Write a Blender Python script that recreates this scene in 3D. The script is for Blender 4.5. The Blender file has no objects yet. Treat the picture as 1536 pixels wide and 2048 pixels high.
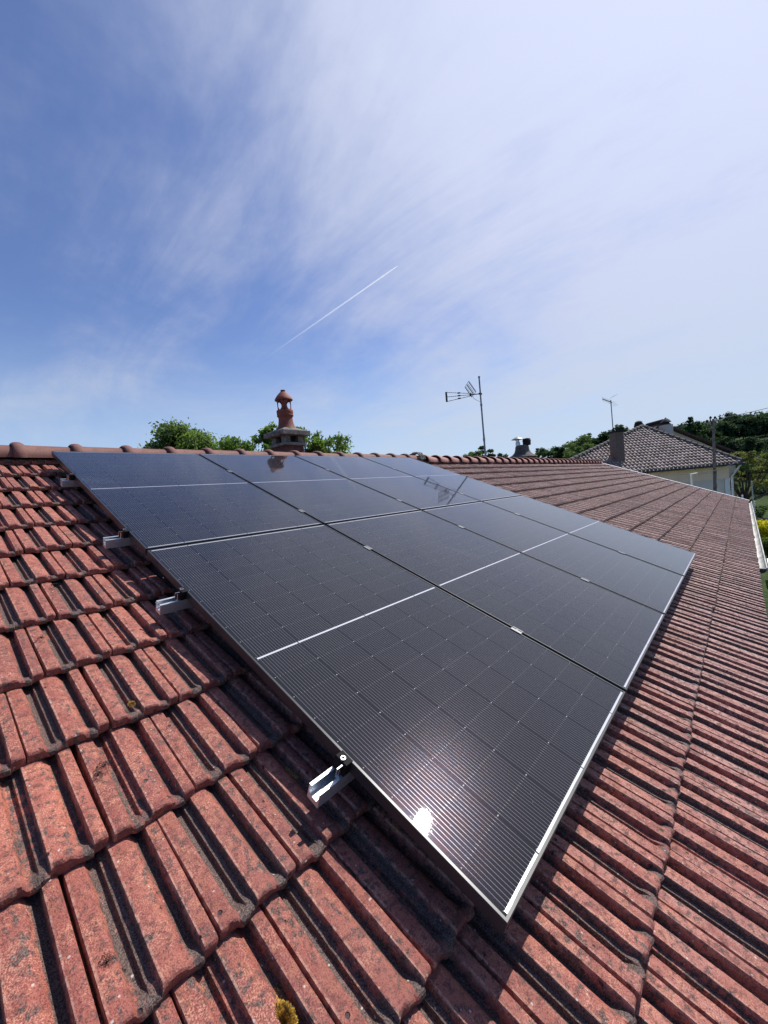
import bpy, math, random
import numpy as np
from mathutils import Vector, Matrix, noise as mnoise
R = math.radians
rng = np.random.default_rng(7); random.seed(7)
S = bpy.context.scene; COL = S.collection

# ------------------------------------------------------------------ camera
PHI = R(22)                                   # roof pitch
CR = Vector((0.6575, -0.74829, -0.08813)); CD = Vector((-0.08899, 0.03902, -0.99527)); CF = Vector((0.74818, 0.66223, -0.04094))
CP = Vector((-0.71878, -4.04553, -0.57345)); F = 815.23
cam = bpy.data.cameras.new('camera'); camo = bpy.data.objects.new('camera', cam); COL.objects.link(camo)
cam.sensor_fit = 'HORIZONTAL'; cam.sensor_width = 36; cam.lens = F / 1536 * 36
cam.clip_start = 0.02; cam.clip_end = 20000
m = Matrix.Identity(4)
for i in range(3):
    m[i][0] = CR[i]; m[i][1] = -CD[i]; m[i][2] = -CF[i]; m[i][3] = CP[i]
camo.matrix_world = m
S.camera = camo

# ------------------------------------------------------------------ light
SUN = Vector((0.585, -0.0916, 0.8058)).normalized()
sl = bpy.data.lights.new('sun', 'SUN'); sl.energy = 5.0; sl.angle = R(0.5); sl.color = (1.0, 0.955, 0.89)
so = bpy.data.objects.new('sun', sl); COL.objects.link(so)
so.rotation_euler = SUN.to_track_quat('Z', 'Y').to_euler(); so.location = (6, -2, 12)
S.view_settings.view_transform = 'Standard'; S.view_settings.look = 'None'
S.view_settings.exposure = 0.12; S.view_settings.gamma = 1.0

# node helpers
class NT:
    def __init__(s, tree): s.t = tree; s.n = tree.nodes; s.l = tree.links
    def node(s, typ, **kw):
        n = s.n.new(typ)
        for k, v in kw.items(): setattr(n, k, v)
        return n
    def put(s, sock, v):
        if isinstance(v, bpy.types.NodeSocket): s.l.new(v, sock)
        elif v is not None:
            if hasattr(sock.default_value, '__len__') and not hasattr(v, '__len__'): v = (v,) * len(sock.default_value)
            if hasattr(v, '__len__') and len(sock.default_value) == 4 and len(v) == 3: v = tuple(v) + (1,)
            sock.default_value = v
    def math(s, op, a, b=None, c=None, clamp=False):
        n = s.node('ShaderNodeMath', operation=op, use_clamp=clamp)
        s.put(n.inputs[0], a)
        if b is not None: s.put(n.inputs[1], b)
        if c is not None: s.put(n.inputs[2], c)
        return n.outputs[0]
    def vmath(s, op, a, b=None):
        n = s.node('ShaderNodeVectorMath', operation=op); s.put(n.inputs[0], a)
        if b is not None: s.put(n.inputs[1], b)
        return n.outputs['Value'] if op in ('DOT_PRODUCT', 'LENGTH') else n.outputs[0]
    def mix(s, f, a, b):
        n = s.node('ShaderNodeMix', data_type='RGBA'); s.put(n.inputs[0], f); s.put(n.inputs[6], a); s.put(n.inputs[7], b); return n.outputs[2]
    def noise(s, vec, scale, detail=3, rough=.55, dist=0):
        n = s.node('ShaderNodeTexNoise'); s.put(n.inputs['Vector'], vec); n.inputs['Scale'].default_value = scale
        n.inputs['Detail'].default_value = detail; n.inputs['Roughness'].default_value = rough; n.inputs['Distortion'].default_value = dist
        return n.outputs[0]
    def step(s, v, lo, hi, a=0, b=1):
        n = s.node('ShaderNodeMapRange', interpolation_type='SMOOTHSTEP'); s.put(n.inputs[0], v)
        n.inputs[1].default_value = lo; n.inputs[2].default_value = hi; n.inputs[3].default_value = a; n.inputs[4].default_value = b
        return n.outputs[0]
    def xyz(s, v):
        n = s.node('ShaderNodeSeparateXYZ'); s.put(n.inputs[0], v); return n.outputs
    def comb(s, x, y, z):
        n = s.node('ShaderNodeCombineXYZ'); s.put(n.inputs[0], x); s.put(n.inputs[1], y); s.put(n.inputs[2], z); return n.outputs[0]
    def coord(s, which='Object'): return s.node('ShaderNodeTexCoord').outputs[which]
    def scale(s, v, k):
        n = s.node('ShaderNodeVectorMath', operation='MULTIPLY'); s.put(n.inputs[0], v); n.inputs[1].default_value = k; return n.outputs[0]
    def attr(s, name): return s.node('ShaderNodeAttribute', attribute_name=name).outputs['Fac']
    def bump(s, h, strength=.3, dist=.01):
        n = s.node('ShaderNodeBump'); s.put(n.inputs['Height'], h); n.inputs['Strength'].default_value = strength; n.inputs['Distance'].default_value = dist
        return n.outputs[0]
def newmat(name):
    mt = bpy.data.materials.new(name); mt.use_nodes = True
    t = NT(mt.node_tree); p = mt.node_tree.nodes['Principled BSDF']
    return mt, t, p

# sky: physical sky with thin cirrus
wd = bpy.data.worlds.new('World'); S.world = wd; wd.use_nodes = True
t = NT(wd.node_tree); bg = wd.node_tree.nodes['Background']
sky = t.node('ShaderNodeTexSky', sky_type='NISHITA', sun_disc=False, sun_elevation=math.asin(SUN.z), sun_rotation=math.atan2(SUN.x, SUN.y))
sky.air_density = 1.0; sky.dust_density = 0.6; sky.ozone_density = 2.6; sky.altitude = 300
g = t.coord('Generated'); x, y, z = t.xyz(g)
zz = t.math('ADD', t.math('MAXIMUM', z, 0.0), 0.16)
px_, py_ = t.math('DIVIDE', x, zz), t.math('DIVIDE', y, zz)
# rotate so that streaks run like the trail in the photograph
a = math.atan2(2769, 341)
u_ = t.math('ADD', t.math('MULTIPLY', px_, math.cos(a)), t.math('MULTIPLY', py_, math.sin(a)))
v_ = t.math('SUBTRACT', t.math('MULTIPLY', py_, math.cos(a)), t.math('MULTIPLY', px_, math.sin(a)))
st = t.comb(t.math('MULTIPLY', u_, 0.7), t.math('MULTIPLY', v_, 1.1), 0.0)
st2 = t.comb(t.math('MULTIPLY', u_, 0.9), t.math('MULTIPLY', v_, 3.2), 2.0)
n1 = t.noise(st, 0.9, 6, .62, .6); n2 = t.noise(st2, 0.9, 7, .66, 1.1); n3 = t.noise(t.comb(px_, py_, 5.0), 1.5, 7, .62, .4)
sd = t.vmath('DOT_PRODUCT', g, tuple(SUN))
glow = t.math('POWER', t.math('MAXIMUM', sd, 0), 3.0)
side = t.step(t.vmath('DOT_PRODUCT', g, tuple(CR)), -0.45, 0.65)
cl = t.math('ADD', t.math('MULTIPLY', n1, .50), t.math('ADD', t.math('MULTIPLY', n2, .20), t.math('MULTIPLY', n3, .28)))
cl = t.math('ADD', cl, t.math('MULTIPLY', side, .23))
cl = t.math('ADD', cl, t.math('MULTIPLY', glow, .11))
seen = t.step(t.vmath('DOT_PRODUCT', g, tuple(CF)), -.35, .25)  # thins cloud and haze in the unseen sky behind the camera, darkening shadow fill
cf = t.math('MULTIPLY', t.step(cl, .43, .78, 0.05, .95), seen)
base = t.vmath('MULTIPLY', sky.outputs[0], (0.90, 1.0, 1.32))
ccol = t.vmath('SCALE', (6.1, 6.6, 8.4)); 
cs = ccol.node; t.put(cs.inputs['Scale'], t.math('ADD', .82, t.math('MULTIPLY', glow, .40)))
hz = t.step(z, -0.02, 0.42, 1, 0)
skyc = t.mix(cf, base, ccol)
skyc = t.mix(t.math('MULTIPLY', t.math('MULTIPLY', hz, .70), t.math('ADD', .25, t.math('MULTIPLY', seen, .75))), skyc, (5.5, 7.0, 8.5))
t.put(bg.inputs[0], skyc); bg.inputs[1].default_value = 0.095

# ------------------------------------------------------------------ object helpers
def w_at(u, v, d):                      # a point seen in the direction of photo pixel (u, v) at depth d metres
    return CP + d * (CF + (u - 768) / F * CR + (v - 1024) / F * CD)
def W(X, Y, Z): return Vector((X, Y * math.cos(PHI) - Z * math.sin(PHI), Y * math.sin(PHI) + Z * math.cos(PHI)))
def thing(name, label, cat, loc=(0, 0, 0), rot=(0, 0, 0), group=None):
    o = bpy.data.objects.new(name, None); COL.objects.link(o); o.empty_display_size = .1
    o.location = loc; o.rotation_euler = rot; tag(o, label, cat, group); return o
def tag(o, label=None, cat=None, group=None, kind=None):
    if label: o['label'] = label
    if cat: o['category'] = cat
    if group: o['group'] = group
    if kind: o['kind'] = kind
    return o
def copy_tree(o, parent=None):
    c = o.copy(); COL.objects.link(c); c.parent = parent
    for ch in list(o.children): copy_tree(ch, c)
    return c
class MB:
    def __init__(s): s.v = []; s.f = []
    def add(s, vs, fs):
        b = len(s.v); s.v += [tuple(v) for v in vs]; s.f += [tuple(i + b for i in f) for f in fs]; return s
    def box(s, x0, x1, y0, y1, z0, z1, M=None):
        vs = [Vector((x, y, z)) for x in (x0, x1) for y in (y0, y1) for z in (z0, z1)]
        if M is not None: vs = [M @ v for v in vs]
        return s.add(vs, [(0, 1, 3, 2), (4, 6, 7, 5), (0, 4, 5, 1), (2, 3, 7, 6), (0, 2, 6, 4), (1, 5, 7, 3)])
    def tube(s, pts, rad, n=8, caps=True):
        pts = [Vector(p) for p in pts]
        if not hasattr(rad, '__len__'): rad = [rad] * len(pts)
        vs = []; fs = []; ref = None
        for i, p in enumerate(pts):
            d = (pts[min(i + 1, len(pts) - 1)] - pts[max(i - 1, 0)]).normalized()
            if ref is None: ref = d.orthogonal().normalized()
            ref = (ref - d * ref.dot(d)).normalized(); b = d.cross(ref)
            for k in range(n):
                an = 2 * math.pi * k / n
                vs.append(p + rad[i] * (math.cos(an) * ref + math.sin(an) * b))
        for i in range(len(pts) - 1):
            for k in range(n):
                fs.append((i * n + k, i * n + (k + 1) % n, (i + 1) * n + (k + 1) % n, (i + 1) * n + k))
        if caps: fs.append(tuple(reversed(range(n)))); fs.append(tuple(range((len(pts) - 1) * n, len(pts) * n)))
        return s.add(vs, fs)
    def lathe(s, prof, n=24, c=(0, 0, 0), ax=1.0, ay=1.0):
        vs = [(c[0] + ax * r * math.cos(2 * math.pi * k / n), c[1] + ay * r * math.sin(2 * math.pi * k / n), c[2] + z) for r, z in prof for k in range(n)]
        fs = [(i * n + k, i * n + (k + 1) % n, (i + 1) * n + (k + 1) % n, (i + 1) * n + k) for i in range(len(prof) - 1) for k in range(n)]
        return s.add(vs, fs)
    def prism(s, poly, y0, y1, axis='y'):       # poly in (a,b), extruded along axis
        n = len(poly)
        def P(a, b, c): return (a, c, b) if axis == 'y' else ((c, a, b) if axis == 'x' else (a, b, c))
        vs = [P(a, b, y0) for a, b in poly] + [P(a, b, y1) for a, b in poly]
        return s.add(vs, [tuple(range(n)), tuple(reversed(range(n, 2 * n)))] + [(i, i + n, (i + 1) % n + n, (i + 1) % n) for i in range(n)])
    def build(s, name, mat, parent=None, smooth=False, bevel=0, angle=35, xf=None, recalc=True):
        me = bpy.data.meshes.new(name); me.from_pydata(s.v, [], s.f); me.update()
        if recalc:
            import bmesh
            bm = bmesh.new(); bm.from_mesh(me); bmesh.ops.recalc_face_normals(bm, faces=bm.faces); bm.to_mesh(me); bm.free()
        me.materials.append(mat)
        o = bpy.data.objects.new(name, me); COL.objects.link(o)
        if smooth: shade(me, angle)
        if bevel:
            md = o.modifiers.new('bevel', 'BEVEL'); md.width = bevel; md.segments = 2; md.limit_method = 'ANGLE'
        if parent: o.parent = parent
        if xf is not None: o.matrix_basis = xf
        return o
def shade(me, angle=32):
    me.polygons.foreach_set('use_smooth', [True] * len(me.polygons))
    if hasattr(me, 'set_sharp_from_angle'): me.set_sharp_from_angle(angle=R(angle))
def npmesh(name, V, Fq, mat, parent=None, attrs=None, smooth=True, angle=40):
    me = bpy.data.meshes.new(name); V = np.asarray(V, np.float32); Fq = np.asarray(Fq, np.int32)
    k = Fq.shape[1]
    me.vertices.add(len(V)); me.vertices.foreach_set('co', V.ravel())
    me.loops.add(Fq.size); me.loops.foreach_set('vertex_index', Fq.ravel())
    me.polygons.add(len(Fq)); me.polygons.foreach_set('loop_start', np.arange(0, Fq.size, k, dtype=np.int32))
    me.update(calc_edges=True); me.validate()
    for n_, a_ in (attrs or {}).items():
        at = me.attributes.new(n_, 'FLOAT', 'POINT'); at.data.foreach_set('value', np.asarray(a_, np.float32))
    if smooth: shade(me, angle)
    me.materials.append(mat)
    o = bpy.data.objects.new(name, me); COL.objects.link(o)
    if parent: o.parent = parent
    return o

# ------------------------------------------------------------------ materials
def plain(name, col, rough=.6, metal=0, var=.12, nscale=8, bump=0, spec=.5, coat=0):
    mt, t, p = newmat(name); c = t.coord()
    n = t.noise(c, nscale, 5); n2 = t.noise(c, nscale * 7, 3)
    f = t.math('ADD', t.math('MULTIPLY', n, .7), t.math('MULTIPLY', n2, .3))
    f = t.step(f, .3, .7)
    dk = tuple(x * (1 - var * 1.6) for x in col); lt = tuple(min(1, x * (1 + var)) for x in col)
    t.put(p.inputs['Base Color'], t.mix(f, dk, lt)); p.inputs['Roughness'].default_value = rough; p.inputs['Metallic'].default_value = metal
    p.inputs['Specular IOR Level'].default_value = spec; p.inputs['Coat Weight'].default_value = coat
    if bump: t.put(p.inputs['Normal'], t.bump(n2, .5, bump))
    return mt

def tile_material():
    mt, t, p = newmat('clay_tile'); c = t.coord(); x, y, z = t.xyz(c)
    rnd = t.attr('rnd'); uu = t.attr('uu')
    off = t.vmath('ADD', c, t.comb(t.math('MULTIPLY', rnd, 17.0), t.math('MULTIPLY', rnd, 9.0), 0.0))
    fine = t.noise(off, 330, 4, .7); mid = t.noise(off, 60, 5, .65); big = t.noise(c, 9, 4, .6)
    streak = t.noise(t.comb(t.math('MULTIPLY', x, 40), t.math('MULTIPLY', y, 6), rnd), 1.0, 5, .6, .3)
    patch = t.step(t.noise(off, 14, 4, .65, .5), .38, .62)
    red = t.mix(rnd, (.25, .058, .048), (.40, .108, .075))
    red = t.mix(t.math('MULTIPLY', t.step(t.noise(off, 38, 3), .5, .68), .6), red, (.42, .15, .075))
    tan = t.mix(patch, (.36, .125, .088), (.58, .28, .185))
    col = t.mix(t.step(fine, .48, .60), red, tan)
    col = t.mix(t.math('MULTIPLY', t.step(fine, .45, .38), t.math('SUBTRACT', 1.0, t.math('MULTIPLY', patch, .6))), col, (.085, .028, .026))
    col = t.mix(t.step(mid, .50, .60, 0, .8), col, t.mix(t.step(fine, .42, .56), (.085, .035, .032), (.24, .09, .07)))
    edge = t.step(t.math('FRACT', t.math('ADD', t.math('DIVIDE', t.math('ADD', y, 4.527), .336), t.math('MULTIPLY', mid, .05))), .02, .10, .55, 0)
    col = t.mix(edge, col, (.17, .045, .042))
    far = t.step(t.math('ADD', x, t.math('MULTIPLY', big, 2.5)), 0.3, 5.0)
    fcol = t.mix(rnd, (.085, .043, .042), (.20, .11, .105))
    fcol = t.mix(t.step(streak, .42, .60), fcol, (.44, .30, .285))
    fcol = t.mix(t.step(mid, .46, .60, 0, .85), fcol, (.055, .034, .032))
    col = t.mix(t.math('MULTIPLY', far, .78), col, fcol)
    col = t.mix(t.math('MULTIPLY', t.step(t.noise(c, 1.7, 3, .6), .45, .7), .35), col, t.mix(far, (.15, .05, .045), (.10, .065, .06)))
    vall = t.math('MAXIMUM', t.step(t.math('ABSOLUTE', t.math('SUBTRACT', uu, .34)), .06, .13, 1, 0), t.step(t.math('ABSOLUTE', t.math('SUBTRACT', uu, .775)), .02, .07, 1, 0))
    dm = t.math('ADD', t.math('MULTIPLY', streak, .50), t.math('ADD', t.math('MULTIPLY', mid, .50), t.math('MULTIPLY', vall, t.math('ADD', .08, t.math('MULTIPLY', t.math('FRACT', t.math('MULTIPLY', rnd, 7.3)), .17)))))  # channel dirt, strengthened so its colour also paints in valley shadow
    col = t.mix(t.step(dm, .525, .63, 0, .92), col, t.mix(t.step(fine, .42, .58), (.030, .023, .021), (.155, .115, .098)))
    def band(c0, w0): return t.step(t.math('ABSOLUTE', t.math('SUBTRACT', uu, c0)), w0 * .3, w0, 1, 0)
    wear = t.math('MULTIPLY', t.math('MAXIMUM', band(.452, .022), t.math('MAXIMUM', band(.842, .022), band(.03, .03))), t.step(t.noise(off, 50, 4, .7), .44, .58))
    col = t.mix(t.math('MULTIPLY', wear, .55), col, (.62, .34, .25))
    vo = t.node('ShaderNodeTexVoronoi', feature='F1'); t.put(vo.inputs['Vector'], off); vo.inputs['Scale'].default_value = 34
    spot = t.math('MULTIPLY', t.step(vo.outputs['Distance'], .12, .2, 1, 0), t.step(t.xyz(vo.outputs['Color'])[0], .84, .86))
    col = t.mix(t.math('MULTIPLY', spot, .85), col, (.03, .028, .028))
    vo2 = t.node('ShaderNodeTexVoronoi', feature='F1'); t.put(vo2.inputs['Vector'], off); vo2.inputs['Scale'].default_value = 75
    rg = t.math('MULTIPLY', t.step(vo2.outputs['Distance'], .12, .24, 1, 0), t.step(t.xyz(vo2.outputs['Color'])[1], .90, .92))
    col = t.mix(t.math('MULTIPLY', rg, .7), col, (.62, .55, .50))
    yl = t.math('MULTIPLY', t.step(t.noise(c, 7, 2), .735, .75), t.step(t.noise(c, 220, 3, .8), .50, .56))
    col = t.mix(yl, col, (.62, .32, .04))
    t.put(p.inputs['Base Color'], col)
    t.put(p.inputs['Roughness'], t.step(mid, .3, .7, .5, .8)); p.inputs['Specular IOR Level'].default_value = .38
    h = t.math('ADD', t.math('MULTIPLY', fine, .5), t.math('ADD', t.math('MULTIPLY', mid, 1.0), t.math('MULTIPLY', spot, -1.2)))
    t.put(p.inputs['Normal'], t.bump(h, .9, .004))
    return mt
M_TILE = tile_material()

PW, PL = 1.138, 1.957
def cell_material():
    mt, t, p = newmat('solar_cells'); c = t.coord(); x, y, z = t.xyz(c)
    cp = .185; rp = .1062
    cx = t.math('DIVIDE', t.math('SUBTRACT', x, .014), cp); lx = t.math('MULTIPLY', t.math('FRACT', cx), cp)
    yy = t.math('SUBTRACT', t.math('ABSOLUTE', t.math('ADD', y, PL / 2)), .007)     # distance from the middle strip
    ry = t.math('MULTIPLY', t.math('FRACT', t.math('DIVIDE', yy, rp)), rp)
    dcx = t.math('MINIMUM', lx, t.math('SUBTRACT', cp, lx)); dry = t.math('MINIMUM', ry, t.math('SUBTRACT', rp, ry))
    inside = t.math('MULTIPLY', t.step(yy, 0, .0005), t.math('LESS_THAN', yy, rp * 9))
    inx = t.math('MULTIPLY', t.math('GREATER_THAN', x, .014), t.math('LESS_THAN', x, .014 + cp * 6))
    wp = .0111
    wx = t.math('DIVIDE', t.math('SUBTRACT', lx, .0093), wp)
    wd_ = t.math('MULTIPLY', t.math('ABSOLUTE', t.math('SUBTRACT', t.math('FRACT', t.math('ADD', wx, .5)), .5)), wp)
    wire = t.math('MULTIPLY', t.step(wd_, .00025, .0007, 1, 0), t.math('MULTIPLY', t.math('GREATER_THAN', wx, -.4), t.math('LESS_THAN', wx, 15.4)))
    cellgap = t.math('MAXIMUM', t.step(dcx, .0008, .0014, 1, 0), t.step(dry, .0007, .0012, 1, 0))
    wire = t.math('MULTIPLY', wire, t.math('MULTIPLY', inside, inx))
    # slightly brighter contacts where wires cross the gap between rows
    rowdot = t.math('MULTIPLY', wire, t.step(dry, .002, .0035, 1, 0))
    dia = t.step(t.math('ADD', t.math('DIVIDE', dcx, .0034), t.math('DIVIDE', dry, .0022)), .9, 1.1, 1, 0)
    dia = t.math('MULTIPLY', dia, t.math('MULTIPLY', inside, inx))
    wob = t.math('MULTIPLY', t.noise(c, 9, 2), .003)
    mid = t.step(t.math('ABSOLUTE', t.math('ADD', yy, .007)), .0036, .0046, 1, 0)
    endd = t.math('SUBTRACT', yy, rp * 9)
    end = t.math('MULTIPLY', t.step(endd, .0002, .0006), t.step(t.math('ADD', endd, wob), .0086, .0092, 1, 0))
    rib = t.math('MULTIPLY', t.math('MAXIMUM', mid, end), t.math('MULTIPLY', t.math('GREATER_THAN', x, .016), t.math('LESS_THAN', x, PW - .016)))
    notch = t.math('GREATER_THAN', t.math('ABSOLUTE', t.math('SUBTRACT', t.math('FRACT', t.math('DIVIDE', x, cp * 2)), .52)), .006)
    rib = t.math('MULTIPLY', rib, notch)
    vo = t.node('ShaderNodeTexVoronoi', feature='F1'); t.put(vo.inputs['Vector'], t.comb(t.math('FLOOR', cx), t.math('FLOOR', t.math('DIVIDE', yy, rp)), t.math('SIGN', t.math('ADD', y, PL / 2)))); vo.inputs['Scale'].default_value = 1
    cr = t.xyz(vo.outputs['Color'])[0]
    grain = t.noise(c, 900, 2, .7)
    col = t.mix(cr, (.0042, .0042, .0066), (.0070, .0066, .0095))
    col = t.mix(cellgap, col, (.004, .004, .005))
    col = t.mix(t.math('MULTIPLY', wire, .50), col, (.34, .34, .36))
    col = t.mix(t.math('MAXIMUM', t.math('MULTIPLY', dia, .55), t.math('MULTIPLY', rowdot, .28)), col, (.7, .7, .72))
    col = t.mix(rib, col, (.66, .67, .68))
    # dust smears
    d1 = t.math('MULTIPLY', t.step(t.noise(t.vmath('ADD', t.node('ShaderNodeNewGeometry').outputs['Position'], (3.1, .4, 0)), 2.1, 3, .6, .4), .63, .74), t.step(t.noise(c, 60, 4, .7), .45, .66))
    sp = t.node('ShaderNodeTexVoronoi', feature='F1'); t.put(sp.inputs['Vector'], c); sp.inputs['Scale'].default_value = 34
    dust = t.math('MULTIPLY', t.step(sp.outputs['Distance'], .03, .055, 1, 0), t.step(t.xyz(sp.outputs['Color'])[2], .80, .82))
    col = t.mix(t.math('ADD', t.math('MULTIPLY', d1, .11), t.math('MULTIPLY', dust, .28), clamp=True), col, (.42, .45, .5))
    t.put(p.inputs['Base Color'], col)
    t.put(p.inputs['Metallic'], t.math('MULTIPLY', t.math('ADD', t.math('MULTIPLY', wire, .08), t.math('MULTIPLY', rib, .4)), 1.0))
    p.inputs['Roughness'].default_value = .195; p.inputs['Specular IOR Level'].default_value = .022; t.put(p.inputs['Specular Tint'], t.mix(t.step(t.noise(c, 700, 2), .4, .6), (.9, .45, .9), t.mix(t.step(t.noise(c, 25, 2), .4, .6), (1, .6, .6), (.5, .6, 1))))
    p.inputs['Coat Weight'].default_value = 1; t.put(p.inputs['Coat Roughness'], t.math('ADD', .018, t.math('MULTIPLY', d1, .02))); p.inputs['Coat IOR'].default_value = 1.43
    h = t.math('ADD', grain, t.math('MULTIPLY', t.noise(c, 260, 2), .6))
    b = t.bump(h, .035, .0004); t.put(p.inputs['Coat Normal'], b); t.put(p.inputs['Normal'], t.bump(h, .10, .0010))
    return mt
M_CELL = cell_material()
M_FRAME = plain('anodised_frame', (.035, .037, .040), .36, .15, .08, 30)
M_ALU = plain('mill_aluminium', (.62, .65, .68), .40, .75, .08, 25)
M_BLACK = plain('black_anodised', (.010, .010, .011), .7, .0, .2, 30, 0, .15)
M_CLAMP = plain('clamp_aluminium', (.17, .175, .18), .5, .3, .1, 30)
M_STEEL = plain('stainless_bolt', (.6, .6, .6), .25, 1.0, .1, 30)
M_RIDGE = plain('ridge_clay', (.175, .075, .06), .8, 0, .22, 14, .002)
M_RIDGE2 = plain('ridge_clay_pink', (.36, .17, .145), .8, 0, .22, 14, .002)
M_MORTAR = plain('mortar', (.24, .225, .19), .95, 0, .25, 22, .006)
M_DECK = plain('batten_wood', (.05, .035, .03), .9)
M_RENDER = plain('cream_render', (.62, .56, .46), .9, 0, .08, 3, .003)
M_WHITE = plain('white_trim', (.78, .78, .76), .5, 0, .08, 6)
M_POT = plain('terracotta_pot', (.23, .060, .036), .72, 0, .22, 9, .003)
M_CONC = plain('old_concrete', (.18, .165, .15), .95, 0, .38, 12, .006)
M_BELL = plain('grey_cement', (.105, .098, .088), .95, 0, .35, 10, .01)
M_BRICKR = plain('red_brick_render', (.10, .042, .036), .9, 0, .35, 16, .004)
M_DARK = plain('soot_black', (.012, .012, .014), .9)
M_MAST = plain('galvanised_mast', (.23, .24, .26), .45, .6, .2, 20)
M_ANT = plain('antenna_dark', (.05, .055, .065), .5, .4, .2, 20)
M_ZINC = plain('zinc', (.62, .64, .66), .35, .8, .15, 10)

# ------------------------------------------------------------------ roof tiles
TW, TG = .197, .336
UP = np.array([0, .012, .018, .028, .06, .13, .197, .210, .238, .255, .290, .336, .344, .350, .385, .424, .432, .443, .452, .53, .61, .655, .69, .722, .752, .778, .812, .822, .828, .840, .87, .92, .965, .982, .988, 1.0])
ZP = np.array([-9, -9, 25, 30, 31, 31, 30, 27, 9, 3, 1, 1, 10, 13, 13.5, 14, 29, 33.5, 34, 34, 32, 28, 21, 12, 5, 2, 1.5, 6, 29, 33, 34, 34, 32.5, 27, -9, -9]) * 1e-3
def prof(u, lo=False): return np.interp(u, UP, ZP)
def tile_grid(us, rows):
    """rows: list of (y, kind, val); returns local coordinates (x, y, z) of one tile and u"""
    P = prof(us); seam = P < 0
    lip = np.where(seam, P, np.maximum(P, .0215))
    d = np.minimum(us, 1 - us); rc = np.clip(1 - d / .075, 0, 1); cy = .014 * (1 - np.sqrt(1 - rc ** 2 * .98))
    scal = np.where(seam, 0, (.032 - np.clip(P, 0, .032)) * .25)
    out = []
    for (y, kind, val) in rows:
        wgt = 1 - np.clip((y - .014) / .034, 0, 1); wgt = wgt * wgt * (3 - 2 * wgt)
        top = P * (1 - wgt) + lip * wgt + .033 * (1 - y / TG)
        zz = np.full_like(us, val) if kind == 'abs' else top + val
        if kind == 'abs': zz = np.where(seam, np.minimum(zz, .02), zz)
        k = np.clip(1 - y / .05, 0, 1)
        out.append(np.stack([us * TW, y + (cy - scal) * k, zz], 1))
    return np.stack(out, 0)
ROWS_N = [(.010, 'abs', .027), (.001, 'abs', .033), (.0, 'top', -.012), (.0012, 'top', -.006), (.005, 'top', -.0018), (.011, 'top', 0), (.018, 'top', 0), (.025, 'top', 0), (.032, 'top', 0), (.04, 'top', 0), (.05, 'top', 0)] + [(y, 'top', 0) for y in np.linspace(.065, .39, 20)]
ROWS_F = [(.006, 'abs', .028), (.0, 'top', -.010), (.006, 'top', 0), (.02, 'top', 0), (.036, 'top', 0), (.055, 'top', 0), (.2, 'top', 0), (.38, 'top', 0)]
def dense(u, k):
    o = [u[0]]
    for a_, b_ in zip(u[:-1], u[1:]):
        n_ = max(1, int(round((b_ - a_) / k)))
        o += list(a_ + (b_ - a_) * np.arange(1, n_ + 1) / n_)
    return np.array(o)
UN = dense(UP, .018); UF = UP
def tile_sheet(name, parent, xmin, xmax, near, mat):
    Vs, Fs, rn, us_ = [], [], [], []; base = 0
    us, rows = (UN, ROWS_N) if near else (UF, ROWS_F)
    G = tile_grid(us, rows); nr, nu = G.shape[:2]
    idx = np.arange(nr * nu).reshape(nr, nu)
    fq = np.stack([idx[:-1, :-1], idx[:-1, 1:], idx[1:, 1:], idx[1:, :-1]], -1).reshape(-1, 4)
    r_ = np.random.default_rng(3)
    for k in range(15):
        yf = -4.527 + .336 * k
        off = -.492 + (TW / 2 if k % 2 else 0)
        for i in range(-14, 96):
            x0 = off + i * TW
            j = r_.normal(size=6); rv = r_.random()
            isnear = x0 < 1.6 and not (x0 > .15 and yf > -3.7)
            if isnear != near or x0 < xmin or x0 > xmax: continue
            g_ = G.copy()
            if near:
                q = g_.reshape(-1, 3)
                s1 = np.array([mnoise.noise(Vector((a_[0] * 28 + i * 3.7, a_[1] * 28 + k * 5.1, a_[2] * 40))) for a_ in q])
                s2 = np.array([mnoise.noise(Vector((a_[0] * 130 + i * 7.7, a_[1] * 130 + k * 1.1, a_[2] * 130))) for a_ in q])
                amp = (.0011 * s1 + .0006 * s2)
                q[:, 2] += amp
                ed = np.clip(1 - q[:, 1] / .03, 0, 1)
                q[:, 1] += ed * (.003 * s1 + .0012 * s2)
                q[:, 2] -= ed * np.clip(s2 - .25, 0, 1) * .006
                # a few chips knocked off the front edge
                for q_ in range(int(rv * 3.2)):
                    cxp = (.05 + .9 * r_.random()) * TW; cr_ = r_.uniform(.006, .020); dd = np.hypot(q[:, 0] - cxp, q[:, 1] * 1.2); q[:, 2] -= np.clip(1 - dd / cr_, 0, 1) * .45 * cr_; q[:, 1] += np.clip(1 - dd / cr_, 0, 1) * .3 * cr_
                g_ = q.reshape(g_.shape)
            g_[..., 2] += (g_[..., 0] - TW / 2) * j[0] * .012 + abs(j[1]) * .0018 + g_[..., 1] * j[5] * .004
            ang = j[2] * .006
            X = g_[..., 0] - g_[..., 1] * ang + x0 + j[3] * .0012; Y = g_[..., 1] + g_[..., 0] * ang + yf + j[4] * .0034
            Y = np.minimum(Y, .30)       # the top courses are cut under the ridge
            v = np.stack([X, Y, g_[..., 2] - .19], -1).reshape(-1, 3)
            Vs.append(v); Fs.append(fq + base); base += len(v)
            rn.append(np.full(len(v), rv)); us_.append(np.tile(us, nr))
    o = npmesh(name, np.concatenate(Vs), np.concatenate(Fs), mat, parent, {'rnd': np.concatenate(rn), 'uu': np.concatenate(us_)}, True, 27)
    return o
ROT = Matrix.Rotation(PHI, 4, 'X')
HB = Vector((8, -2, -5))
house = thing('tiled_house', 'low house whose weathered red clay tile roof fills the foreground under the solar panels', 'house', HB)
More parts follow.
